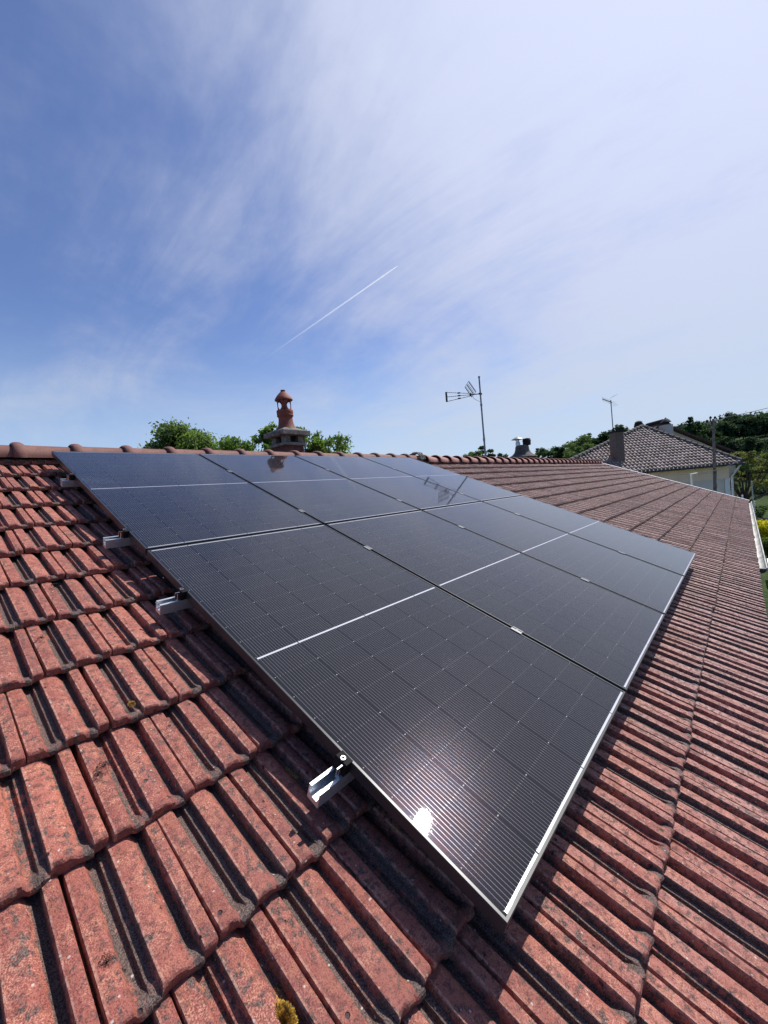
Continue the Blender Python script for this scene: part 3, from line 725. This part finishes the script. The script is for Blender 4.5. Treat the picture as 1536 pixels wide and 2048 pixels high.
def tree(name, loc, H, Rr, mat, label, cat='tree', group=None, n=40, per=160, leaf=.12, seed=1, z0=.3, shell=.45, rt=None, limbs=7):
    o = thing(name, label, cat, loc, group=group)
    C, rad = crown_clumps(H, Rr, n, seed, z0)
    top = sorted(c_[2] + r_c * .75 for c_, r_c in zip(C, rad))[-2]; C = [(c_[0], c_[1], c_[2] + (H - top)) for c_ in C]
    V, Fq, rn = leaves(C, rad, per, leaf, seed, shell=shell)
    npmesh('crown', V, Fq, mat, o, {'rnd': rn}, False)
    mb = MB(); rt = rt or H * .03; r_ = random.Random(seed)
    mb.tube([(0, 0, -.3), (.02 * H * r_.uniform(-1, 1), .0, H * .35), (0, .02 * H * r_.uniform(-1, 1), H * .75)], [rt, rt * .7, rt * .2], 8)
    for c in r_.sample(C, min(limbs, len(C))):
        z_ = H * r_.uniform(.2, .45); c = Vector(c); m_ = Vector((c.x * .45, c.y * .45, z_ + (c.z - z_) * .6)); mb.tube([(0, 0, z_), m_, c], [rt * .45, rt * .3, rt * .08], 6)
    mb.build('trunk', M_BARK, o, True); return o
def conifer(name, loc, H, Rr, mat, label, group=None, seed=1, per=26, layers=13, leaf=.3, cat='tree'):
    o = thing(name, label, cat, loc, group=group); r_ = np.random.default_rng(seed); C = []; rad = []; layers = max(layers, int(H / .5)); per = max(8, int(per * 13 / layers))
    for k in range(layers):
        f = (k + .5) / layers; R_ = Rr * min(1, (1 - f) * 3.0) ** .8 * (.45 + .55 * (1 - f)) * r_.uniform(.75, 1.15); nb = max(3, int(9 * (1 - f) + 2))
        for j in range(nb):
            an = 2 * math.pi * (j + r_.random() * .7) / nb
            for q in (.35, .75): C.append((R_ * q * math.cos(an), R_ * q * math.sin(an), H * (.12 + .88 * f) - .12 * R_ * q)); rad.append(min(.3, H * .035) + R_ * .10)
    V, Fq, rn = leaves(C, rad, per, leaf, seed, squash=.5, shell=.2); npmesh('crown', V, Fq, mat, o, {'rnd': rn}, False)
    mb = MB(); mb.tube([(0, 0, -.3), (0, 0, H * .97)], [H * .022, H * .004], 7); mb.build('trunk', M_BARK, o, True); return o
def groundpoint(u, d):                 # where a thing seen in photo column u at depth d stands
    p_ = w_at(u, 940, d); return Vector((p_.x, p_.y, gz(p_.x, p_.y)))
def top_h(u, v, d):
    g_ = groundpoint(u, d); return w_at(u, v, d).z - g_.z
# trees behind the ridge on the left
d = 17; g_ = groundpoint(382, d); tree('broadleaf_tree', g_, top_h(382, 850, d), 2.35, L_MID, 'rounded bushy green tree rising behind the ridge at the left', n=130, per=520, leaf=.08, seed=11, z0=.45)
d = 12; g_ = groundpoint(500, d); tree('leafy_tree', g_, top_h(505, 868, d), .95, L_BIG, 'bright leafy tree top just left of the terracotta chimney pot', n=44, per=90, leaf=.06, seed=5, z0=.72, shell=.2, limbs=14)
d = 12; g_ = groundpoint(560, d); tree('leafy_tree', g_, top_h(556, 846, d), .8, L_BIG, 'bright leafy tree partly hidden behind the terracotta chimney', n=44, per=90, leaf=.06, seed=6, z0=.72, shell=.2, limbs=14)
d = 12; g_ = groundpoint(622, d); tree('leafy_tree', g_, top_h(622, 862, d), .7, L_BIG, 'bright leafy tree top just right of the chimney stack', n=30, per=90, leaf=.06, seed=7, z0=.72, shell=.2, limbs=12)
d = 12; g_ = groundpoint(672, d); tree('leafy_tree', g_, top_h(672, 868, d), .85, L_BIG, 'sparse twiggy bright green tree top well to the right of the chimney', n=30, per=52, leaf=.06, seed=8, z0=.74, shell=.15, limbs=16)
# small trees near the mast
for i, (u, v, dd, kind, lab) in enumerate([(954, 905, 40, 'b', 'small round green tree just left of the antenna mast foot'), (968, 893, 42, 'c', 'dark conifer directly behind the antenna mast'), (984, 899, 42, 'c', 'dark conifer just right of the antenna mast'), (941, 909, 44, 'b', 'lowest small tree on the ridge line left of the antenna mast'), (1006, 911, 46, 'b', 'low dark treetop on the ridge line between mast and cement chimney')]):
    g_ = groundpoint(u, dd); H = top_h(u, v - 2, dd)
    if kind == 'b': tree('distant_tree', g_, H, 1.3, L_HILL if u < 1000 else L_DARK, lab, n=26, per=120, leaf=.12, seed=30 + i)
    else: conifer('conifer', g_, H, 2.1, L_DARK, lab, seed=40 + i, leaf=.17, per=60, layers=14)
ORD = ['first', 'second', 'third', 'fourth', 'fifth', 'sixth', 'seventh', 'eighth', 'ninth', 'tenth', 'eleventh', 'twelfth', 'thirteenth', 'fourteenth', 'fifteenth', 'sixteenth', 'seventeenth', 'eighteenth', 'nineteenth', 'twentieth', 'twenty-first', 'twenty-second', 'twenty-third', 'twenty-fourth', 'twenty-fifth']
# hill trees between cement chimney and brown chimney
hl = [(1077, 896, 85, 'c', 1.2, L_DARK), (1088, 902, 80, 'b', 2.0, L_HILL), (1101, 897, 80, 'b', 2.4, L_HILL), (1114, 901, 84, 'b', 2.0, L_HILL), (1124, 894, 80, 'b', 1.9, L_DARK), (1130, 889, 82, 'c', 1.6, L_DARK), (1138, 889, 82, 'b', 2.2, L_HILL), (1150, 884, 80, 'b', 2.6, L_HILL),
      (1163, 875, 76, 'b', 3.0, L_HILL), (1175, 870, 74, 'b', 3.2, L_HILL), (1160, 889, 70, 'b', 3.0, L_HILL), (1180, 892, 70, 'b', 3.0, L_HILL), (1183, 866, 80, 'c', 1.6, L_DARK), (1212, 867, 72, 'b', 2.5, L_DARK), (1222, 861, 74, 'b', 2.6, L_DARK), (1200, 889, 66, 'b', 2.5, L_HILL), (1243, 857, 60, 'b', 1.9, L_HILL)]
for i, (u, v, dd, kind, rr, mt_) in enumerate(hl):
    g_ = groundpoint(u, dd); H = max(3.0, top_h(u, v, dd))
    lab = {12: 'slender dark conifer spike above the hill trees left of the distant tiled roof', 0: 'small dark conifer right beside the flared cement chimney', 16: 'green tree showing just right behind the top of the brown chimney'}.get(i, ORD[sorted(h_[0] for h_ in hl).index(u)] + ' green hillside tree right of the cement chimney')
    if kind == 'b': tree('hillside_tree', g_, H, rr, mt_, lab, group='trees on the hillside' if i not in (0, 12, 16) else None, n=34, per=110, leaf=.22, seed=60 + i, z0=.1)
    else: conifer('conifer', g_, H, rr, mt_, lab, seed=80 + i, leaf=.25, per=26)
# conifers and woods to the right
for i, (u, v, dd, rr, lab) in enumerate([(1386, 833, 60, 2.0, 'tall dark conifer above the far roof, left of the utility pole'), (1400, 843, 62, 1.8, 'dark conifer close to the left side of the utility pole')]):
    g_ = groundpoint(u, dd); H = top_h(u, v, dd); conifer('conifer', g_, H, rr, L_DARK, lab, seed=90 + i, leaf=.24, per=40, layers=15)
WD = [(1375, 868, 64, 1.9), (1412, 872, 66, 2.2), (1421, 862, 70, 1.8), (1440, 845, 96, 3.6), (1456, 848, 98, 3.4), (1447, 868, 90, 3.0), (1470, 827, 100, 2.8), (1482, 842, 98, 3.4), (1502, 832, 102, 3.2), (1494, 850, 96, 3.4), (1516, 842, 100, 3.4), (1532, 829, 102, 3.6), (1526, 850, 94, 3.0), (1546, 832, 100, 3.4), (1466, 862, 92, 3.0), (1508, 858, 94, 3.2),
      (1452, 876, 76, 2.6), (1472, 872, 78, 2.8), (1490, 873, 77, 2.8), (1511, 870, 78, 3.0), (1534, 868, 79, 3.0), (1552, 868, 80, 3.0)]
for i, (u, v, dd, rr) in enumerate(WD):
    g_ = groundpoint(u, dd); H = max(4, top_h(u, v, dd))
    tree('woodland_tree', g_, H, rr, L_WOOD, ORD[sorted(h_[0] for h_ in WD).index(u)] + ' dark tree from the left in the wood behind the utility pole', group='trees of the wood at the right', n=42, per=110, leaf=.26, seed=120 + i, z0=.0)
# continuous wood on the crest
r_ = np.random.default_rng(9); C = []; rad = []
for k in range(420):
    az = R(r_.uniform(-14, 8)); rr_ = r_.uniform(150, 250); X_ = CP.x + rr_ * math.cos(az); Y_ = CP.y + rr_ * math.sin(az); h_ = r_.uniform(1, 5.0)
    C.append((X_, Y_, gz(X_, Y_) + h_)); rad.append(r_.uniform(1.8, 3.4))
V, Fq, rn = leaves(C, rad, 130, .55, 4, shell=.6); o = npmesh('far_wood', V, Fq, L_WOOD, None, {'rnd': rn}, False); tag(o, 'dark far-off wood covering the top of the hill', 'wood', kind='stuff')
# yellow-green spreading tree right of the house
def umbrella_tree():
    d = 29; b = groundpoint(1486, d); H = top_h(1486, 893, d)
    o = thing('spreading_tree', 'yellow-green spreading tree with bare dark forked trunk beside the neighbouring house', 'tree', b)
    mb = MB(); r_ = random.Random(4); C = []; rad = []
    right = Vector((CR.x, CR.y, 0)).normalized(); fw = Vector((CF.x, CF.y, 0)).normalized()
    for k in range(44):
        a = r_.uniform(-1.5, 2.9); q = r_.uniform(-1.6, 1.6); z_ = H * (.93 - .03 * abs(a)) - r_.random() ** 1.4 * 2.3 - max(0, a - 1) * .25; C.append(tuple(right * a + fw * q + Vector((0, 0, z_)))); rad.append(r_.uniform(.25, .5))
    for k in range(14):
        c = Vector(C[k * 3]); s = Vector((0, 0, H * .28)); m_ = s + (c - s) * .5 + Vector((0, 0, -.15)); mb.tube([(0, 0, H * .1), s + (c - s) * .12, m_, c], [.09, .07, .045, .012], 7)
    mb.tube([(0, 0, -.3), (.03, .02, H * .3)], [.17, .11], 9); mb.build('trunk', M_BARK, o, True)
    V, Fq, rn = leaves(C, rad, 150, .085, 21, squash=.5, shell=.3); npmesh('crown', V, Fq, L_YEL, o, {'rnd': rn}, False)
umbrella_tree()
def bush(name, u, d, H, Rr, mat, label, seed, leaf=.06, n=30, per=160, cat='bush'):
    g_ = groundpoint(u, d); return tree(name, g_, H, Rr, mat, label, cat=cat, n=n, per=per, leaf=leaf, seed=seed, z0=.0, rt=.04)
bush('golden_bush', 1533, 20, 1.55, .95, L_GOLD, 'bright golden yellow bush below the gutter at the right edge', 201, .05, 40, 260)
bush('green_bush', 1527, 18.6, .95, .65, L_MID, 'dark green low bush under the golden bush at the right edge', 202, .05, 30, 220)
bush('shrub', 1500, 31, 1.3, 1.0, L_HILL, 'low green shrub at the foot of the spreading tree', 203, .08, 20, 120)
bush('shrub', 1462, 27.2, 1.5, .8, L_MID, 'green shrub tight against the right corner of the neighbouring house', 204, .08, 20, 120)
bush('shrub', 1530, 44, 1.5, 2.4, L_PALE, 'pale dry shrub on the lawn at the right edge', 205, .12, 30, 120)
for i, (u_2, d_2) in enumerate(((1458, 60), (1476, 59), (1495, 60), (1513, 61), (1533, 62))):
    bush('hedge', u_2, d_2, top_h(u_2, 875 + i * 1.2, d_2), 2.3, L_WOOD, ORD[i] + ' from the left of the dark hedges just below the wood', 208 + i, .16, 40, 170, 'hedge')
bush('hedge', 1512, 52, 2.2, 3.4, L_DARK, 'dark hedge beyond the lawn at the right edge', 206, .16, 40, 160, 'hedge')
bush('hedge', 1548, 54, 2.6, 3.6, L_DARK, 'dark hedge at the right edge of the photo, farther right', 207, .16, 40, 160, 'hedge')
# low dark wall across the garden
a_ = groundpoint(1490, 27); b_ = groundpoint(1640, 23)
mb = MB(); dv = (b_ - a_); dv.z = 0; L_ = dv.length; ang = math.atan2(dv.y, dv.x); mb.box(0, L_, -.12, .12, -.2, .75); mb.box(-.02, L_ + .02, -.16, .16, .75, .82)
o = mb.build('garden_wall', M_BELL, None, bevel=.02); o.location = a_; o.rotation_euler = (0, 0, ang); tag(o, 'low dark stone garden wall running out at the right edge below the lawn', 'wall')
# garden stake and insulator string
sb = groundpoint(1507, 20); o = thing('garden_stake', 'thin pale green upright rod with a string of small white clips beside the gutter corner', 'stake', sb)
tp = w_at(1503, 962, 20) - sb; mb = MB(); mb.tube([(0, 0, -.2), tp], .028, 8); mb.build('rod', plain('stake_green', (.35, .42, .36), .5), o, True)
mb = MB()
for k in range(9): c = w_at(1508.5, 1003 + k * 3.7, 20) - sb; mb.lathe([(.0, -.02), (.05, -.01), (.05, .015), (0, .02)], 8, tuple(c))
mb.tube([w_at(1507.5, 1000, 20) - sb, w_at(1507.5, 1036, 20) - sb], .015, 5); mb.build('clips', M_WHITE, o)
sb = groundpoint(1486, 19); o = thing('short_stake', 'short whitish post top just above the gable trim, left of the tall garden rod', 'stake', sb)
mb = MB(); mb.tube([(0, 0, -.2), w_at(1484.5, 990, 19) - sb], .035, 8); mb.build('rod', M_WHITE, o, True)
# white garden table below the eave
tb = groundpoint(1560, 14.6); o = thing('garden_table', 'white metal garden table edge seen under the end of the gutter', 'table', tb)
mb = MB(); mb.box(-.75, .75, -.45, .45, .70, .73); mb.build('top', M_WHITE, o, bevel=.005)
for sx in (-.7, .7):
    for sy in (-.4, .4): mb = MB(); mb.tube([(sx, sy, 0), (sx * .95, sy * .9, .70)], .02, 8); mb.build('leg', M_WHITE, o, True)

# ------------------------------------------------------------------ neighbouring house
def neighbour():
    D = 24.0; Lc = w_at(1060, 965, D); Rc = w_at(1484, 924, D); ze = (Lc.z + Rc.z) / 2; zb = -5.0
    Lc.z = Rc.z = ze; ex = (Rc - Lc); Wd = ex.length; ex.normalize(); back = Vector((-ex.y, ex.x, 0))
    if back.dot(CF) < 0: back = -back
    A = w_at(1285, 856, D + 4.6)
    M = Matrix.Identity(4)
    for i in range(3): M[i][0] = ex[i]; M[i][1] = back[i]; M[i][2] = (0, 0, 1)[i]
    o = thing('neighbouring_house', 'cream rendered neighbouring house with a grey-brown hipped tile roof beyond the gable', 'house', (Lc.x, Lc.y, zb), (0, 0, math.atan2(ex.y, ex.x)))
    Mi = (Matrix.Translation((Lc.x, Lc.y, zb)) @ Matrix.Rotation(math.atan2(ex.y, ex.x), 4, 'Z')).inverted()
    a = Mi @ A; E = ze - zb                     # apex in local coordinates, eave height
    loc = lambda u, v, d: Mi @ w_at(u, v, d)
    # wall
    ov = .45
    mb = MB(); mb.box(ov, Wd - ov, ov, 12, 0, E - .08); w_ = mb.build('wall', plain('grey_render', (.68, .60, .52), .9, 0, .06, 1.2, .004), o)
    mb = MB(); mb.box(ov - .015, Wd - ov + .015, ov - .02, ov - .001, E - .85, E - .1); mb.build('cream_band', plain('cream_band', (.85, .66, .48), .9, 0, .06, 2), w_)
    mb = MB(); mb.box(.02, Wd - .02, .02, 11.9, E - .085, E - .03); mb.build('soffit', M_RENDER, o)
    # downpipe and corner post
    mb = MB(); mb.box(Wd - ov - .28, Wd - ov + .03, ov - .05, ov - .021, 0, E - .86); mb.build('corner_quoin', M_WHITE, o, bevel=.01)
    mb = MB(); mb.tube([(Wd - ov + .14, ov - .08, 0), (Wd - ov + .14, ov - .08, E - .75), (Wd - .1, ov - .2, E - .35), (Wd - .06, -.02, E - .05)], .055, 10); mb.build('downpipe', M_WHITE, o, True)
    mb = MB(); mb.tube([(-.05, -.06, E - .03), (Wd + .08, -.06, E - .03)], .075, 10); mb.build('gutter', M_ANT, o, True)
    # hipped roof deck (front triangle, two sides, back ridge)
    rb = Vector((a.x + 1.2, a.y + 1.0, a.z - .3))
    P = [Vector((0, 0, E)), Vector((Wd, 0, E)), a, rb, Vector((6.2, 12, E)), Vector((Wd, 12, E))]
    mb = MB(); mb.add(P, [(0, 1, 2), (1, 5, 3, 2), (0, 2, 3, 4), (4, 3, 5)]); 
    rm = plain('roof_brown', (.17, .12, .105), .85, 0, .3, 6); rf = mb.build('roof', rm, o)
    # tiles on the front face
    fr = Vector((0, a.y, a.z - E)); SL = fr.length; fd = fr.normalized(); nn = Vector((1, 0, 0)).cross(fd)
    tw, tg = .235, .335; Vs = []; Fq = []; rn = []
    us = np.array([0, .10, .22, .36, .5, .64, .78, .90, 1.0]); zs = np.array([.0, .0, .05, .085, .095, .085, .05, .0, 0])
    r2 = np.random.default_rng(2); nrow = int(SL / tg) + 1; ncol = int(Wd / tw) + 1
    for k in range(nrow):
        for i in range(ncol):
            s0 = (k + .5) * tg; f = s0 / SL; xl, xr = a.x * f, Wd + (a.x - Wd) * f; x0 = i * tw
            if x0 + tw < xl + .02 or x0 > xr - .02 or s0 > SL: continue
            j = r2.random(); b = len(Vs)
            for (s_, dz) in ((-.012, .0), (-.015, .075), (.02, .082), (tg * 1.05, .006)):
                for u_, z_ in zip(us, zs):
                    s1 = k * tg + s_; h_ = z_ * (1 if dz > .0 else .1) + dz + (.004 * (j - .5)); xx = min(max(x0 + u_ * tw, xl - .12), xr + .12)
                    Vs.append(Vector((xx, 0, E)) + fd * s1 + nn * h_)
                    rn.append(j)
            for q in range(3):
                for c in range(8): Fq.append((b + q * 9 + c, b + q * 9 + c + 1, b + (q + 1) * 9 + c + 1, b + (q + 1) * 9 + c))
    mt, t, p = newmat('neighbour_tile'); c = t.coord(); rr_ = t.attr('rnd')
    col = t.mix(rr_, (.15, .11, .095), (.42, .325, .285)); col = t.mix(t.step(t.noise(c, 5, 4), .45, .7, 0, .6), col, (.14, .11, .10)); t.put(p.inputs['Base Color'], col); p.inputs['Roughness'].default_value = .62
    tl = npmesh('roof_tiles', [tuple(v) for v in Vs], Fq, mt, o, {'rnd': rn}, True, 50)
    # hip and ridge caps
    mb = MB()
    def caps(p, q, r=.15, st=.36):
        d_ = (q - p); n_ = int(d_.length / st); d_ = d_ / n_
        for k in range(n_): mb.tube([p + d_ * k, p + d_ * (k + .96)], [r * 1.05, r * .82], 8)
    up = Vector((0, 0, .04)); up = Vector((0, 0, .13)); caps(P[0] + up, a + up); caps(P[1] + up, a + up); caps(a + up, rb + up)
    mb.build('hip_caps', plain('hip_dark', (.085, .08, .078), .85, 0, .3, 9), o, True)
    # brown chimney on the left part of the front slope
    b0 = loc(1233, 910, D + 1.3)
    cx = b0.x; w2 = .25; cy = 1.25; zt = loc(1233, 866, D + 1.3).z
    mt, t, p = newmat('brown_brick'); c = t.coord(); bt = t.node('ShaderNodeTexBrick'); t.put(bt.inputs['Vector'], t.comb(t.xyz(c)[0], t.xyz(c)[2], 0.0)); bt.inputs['Scale'].default_value = 7
    for k_, v_2 in (('Color1', (.10, .065, .055, 1)), ('Color2', (.15, .095, .08, 1)), ('Mortar', (.2, .18, .165, 1))): bt.inputs[k_].default_value = v_2
    t.put(p.inputs['Base Color'], bt.outputs[0]); p.inputs['Roughness'].default_value = .9
    mb = MB(); mb.box(cx - w2, cx + w2, cy - .35, cy + .35, E - .3, zt); ch = mb.build('chimney', mt, o, bevel=.01); ch['label'] = 'brown brick chimney low on the left part of the slope'
    mb = MB(); mb.box(cx - w2 - .06, cx + w2 + .06, cy - .41, cy + .41, zt, zt + .09)
    for s_ in (-.25, 0, .2): mb.tube([(cx + s_ - .12, cy - .3, zt + .09), (cx + s_ - .06, cy - .3, zt + .26), (cx + s_ + .06, cy - .3, zt + .26), (cx + s_ + .12, cy - .3, zt + .09)], .05, 6)
    mb.build('chimney_cap', M_DARK, ch)
    mb = MB()
    for z_ in (zt - .62, zt - 1.15): mb.box(cx - w2 - .012, cx + w2 + .012, cy - .362, cy + .362, z_, z_ + .035)
    mb.build('mortar_band', M_CONC, ch)
    mb = MB(); mb.box(cx - w2 - .06, cx + w2 + .06, cy - .42, cy + .2, E - .02 + .35, E + .60); mb.build('flashing', M_ZINC, ch)
    # dark chimney behind the apex
    q = loc(1277, 847, D + 6); mb = MB(); mb.box(q.x - .22, q.x + .22, q.y - .22, q.y + .22, a.z - .6, q.z - .1); mb.lathe([(.26, 0), (.30, .06), (.22, .12), (.27, .18), (.14, .27), (0, .30)], 10, (q.x, q.y, q.z - .1)); c2 = mb.build('chimney', M_DARK, o); c2['label'] = 'small dark chimney top just left of the roof apex'
    # taller gabled wing behind, seen over the right hip
    dz = D + 5.2
    g1 = loc(1318, 846, dz); g2 = loc(1488, 911, dz); g0 = Vector((g1.x - 3.2, g1.y, g1.z - 2.3)); yb = g1.y
    mb = MB(); mb.prism([(g0.x + .4, 0), (g0.x + .4, g0.z - .3), (g1.x, g1.z - .16), (g2.x - .55, g2.z + .02), (g2.x - .55, 0)], yb, yb + 1.2, 'y'); mb.build('wing_wall', M_RENDER, o)
    mb = MB(); th = .14
    mb.prism([(g0.x, g0.z), (g1.x, g1.z), (g2.x, g2.z), (g2.x, g2.z - th), (g1.x, g1.z - th), (g0.x, g0.z - th)], yb - .35, yb + 1.4, 'y'); mb.build('wing_roof', plain('wing_roof_brown', (.075, .05, .045), .9, 0, .3, 5), o)
    # white chimney with dark domed hat
    c0 = loc(1333, 870, dz - .9); ct = loc(1333, 850, dz - .9); hw = .29
    mb = MB(); mb.box(c0.x - hw, c0.x + hw, c0.y - .29, c0.y + .29, c0.z - 1.0, ct.z); ch = mb.build('chimney', plain('white_render', (.50, .47, .43), .9, 0, .08, 3), o, bevel=.01); ch['label'] = 'pale rendered chimney with a dark domed hat'
    mb = MB(); mb.lathe([(.30, 0), (.32, .05), (.24, .07), (.20, .15), (.26, .17), (.33, .19), (.30, .23), (.22, .34), (.13, .42), (.05, .46), (.06, .49), (0, .52)], 16, (c0.x, c0.y, ct.z)); mb.build('chimney_hat', plain('dark_clay', (.022, .017, .018), .8), ch, True)
    # roof pediment end left of the white chimney
    mb = MB(); mb.tube([g1 + Vector((0, -.4, .05)), g1 + Vector((0, 1.3, .05))], .16, 8); mb.build('wing_ridge', M_DARK, o, True)
neighbour()
# aerial behind the brown chimney
ab = w_at(1228, 880, 31); o = thing('tv_antenna', 'small distant television aerial on a thin pole above the brown chimney', 'antenna', (ab.x, ab.y, ab.z))
tp = w_at(1221.5, 800, 31) - ab; mb = MB(); mb.tube([(0, 0, -1.2), tp], .035, 8); mb.build('mast', M_MAST, o, True)
mb = MB(); a1 = w_at(1205, 798, 31) - ab; a2 = w_at(1224, 805, 31) - ab; mb.tube([a1, a2], .03, 6)
for k in range(9): c = a1 + (a2 - a1) * k / 9; mb.tube([c - Vector((0, 0, .16)), c + Vector((0, 0, .16))], .008, 4)
mb.build('boom', M_ANT, o)
mb = MB()
for s_ in (0, 1):
    for k in range(6):
        p_ = w_at(1223 + k * 1.7, 795 - 1.0 * k if s_ == 0 else 805 + 1.2 * k, 31 + .1 * k) - ab; q_ = w_at(1226 + k * 1.7, 803 if s_ else 797, 31.3) - ab
        mb.tube([p_ - CF * .3, p_ + CF * .3], .007, 4)
mb.build('reflector', M_ZINC, o)
# utility pole and wires
pb = w_at(1430, 978, 22.5); pt = w_at(1426.5, 838, 22.5); g_ = Vector((pb.x, pb.y, -5))
o = thing('utility_pole', 'weathered wooden utility pole with a small crossarm in front of the neighbouring house', 'pole', g_)
mb = MB(); mb.tube([(.05, 0, -.3), pb - g_, pt - g_], [.10, .078, .058], 10); mb.build('post', plain('pole_wood', (.20, .165, .14), .9, 0, .3, 6, .01), o, True)
mb = MB(); mb.tube([w_at(1414, 845, 22.5) - g_, w_at(1440, 839, 22.6) - g_], .03, 6); mb.tube([w_at(1419, 858, 22.5) - g_, w_at(1430, 853, 22.6) - g_], .02, 6); mb.tube([w_at(1420, 838, 22.5) - g_, w_at(1425, 850, 22.5) - g_], .03, 6); mb.build('crossarm', M_ANT, o)
mb = MB()
for (u, v) in ((1414, 843), (1421, 836), (1430, 836), (1440, 837)): mb.lathe([(0, -.05), (.05, -.04), (.06, .03), (.03, .09), (0, .1)], 8, tuple(w_at(u, v, 22.5) - g_))
mb.build('insulators', M_DARK, o, True)
mb = MB(); mb.tube([w_at(1432, 940, 22.35) - g_, w_at(1431, 975, 22.35) - g_], .04, 6); mb.box(-.09, .09, -.07, .07, -.12, .12, Matrix.Translation(w_at(1431, 972, 22.4) - g_)); mb.build('junction_box', M_CONC, o)
def wire(name, a, b, sag, r, label):
    mid = [a + (b - a) * k / 14 - Vector((0, 0, sag * 4 * (k / 14) * (1 - k / 14))) for k in range(15)]
    mb = MB(); mb.tube([p_ - a for p_ in mid], r, 6); o = mb.build(name, M_ANT, None, True); o.location = a; tag(o, label, 'wire')
wire('overhead_wire', w_at(1440, 837, 22.6), w_at(1620, 792, 34), .1, .018, 'overhead wire running up to the right from the top of the utility pole')
wire('service_wire', w_at(1395, 946, 16.6), w_at(1478, 920, 23.4), .15, .012, 'thin wire from the verge bracket up to the eave of the neighbouring house')
wire('service_wire', w_at(1186, 949, 23), w_at(1431, 946, 22.3), .05, .009, 'thin level wire along the cream wall, ending at the utility pole')
# distant house roof on the hill
hb = groundpoint(1192, 95); zt = w_at(1192, 878, 95).z; o = thing('hill_house', 'distant house with a pale reddish roof among the hillside trees', 'house', hb, (0, 0, R(-50)))
zr = zt - hb.z
mb = MB(); mb.box(-4, 4, -3, 3, 0, zr - 1.6); mb.build('wall', M_RENDER, o)
mb = MB(); mb.prism([(-3.5, zr - 1.7), (0, zr), (3.5, zr - 1.7)], -4.5, 4.5, 'x'); mb.build('roof', plain('hill_roof', (.36, .25, .22), .85), o)

# ------------------------------------------------------------------ contrail
mt, t, p = newmat('ice_trail'); c = t.coord(); f = t.attr('rnd')
tr = t.node('ShaderNodeBsdfTransparent'); df = t.node('ShaderNodeBsdfTranslucent'); df.inputs[0].default_value = (.95, .95, .98, 1); d2 = t.node('ShaderNodeBsdfDiffuse'); d2.inputs[0].default_value = (.95, .95, .98, 1)
m1 = t.node('ShaderNodeMixShader'); m1.inputs[0].default_value = .5; t.l.new(df.outputs[0], m1.inputs[1]); t.l.new(d2.outputs[0], m1.inputs[2])
m2 = t.node('ShaderNodeMixShader'); t.put(m2.inputs[0], f); t.l.new(tr.outputs[0], m2.inputs[1]); t.l.new(m1.outputs[0], m2.inputs[2]); t.l.new(m2.outputs[0], mt.node_tree.nodes['Material Output'].inputs[0])
A, B = Vector((2958.7, 2201.7, 2000)), Vector((3299.7, 4970, 2000)); mb = MB(); N = 60
pts = [(B - A) * (k / N) for k in range(N + 1)]
mb.tube(pts, [4.0 + 3.0 * min(1, k / 4) + 3 * (k / N) for k in range(N + 1)], 8, caps=False)
at_ = [max(0, .42 * (1 - k / N) ** 1.6) * (1 if k else .8) for k in range(N + 1) for _ in range(8)]
o = npmesh('contrail', [tuple(v) for v in mb.v], mb.f, mt, None, {'rnd': at_}); o.location = A; tag(o, 'thin straight white aircraft trail fading away to the lower left in the blue sky', 'contrail')
o.visible_shadow = True
S.render.engine = 'CYCLES'
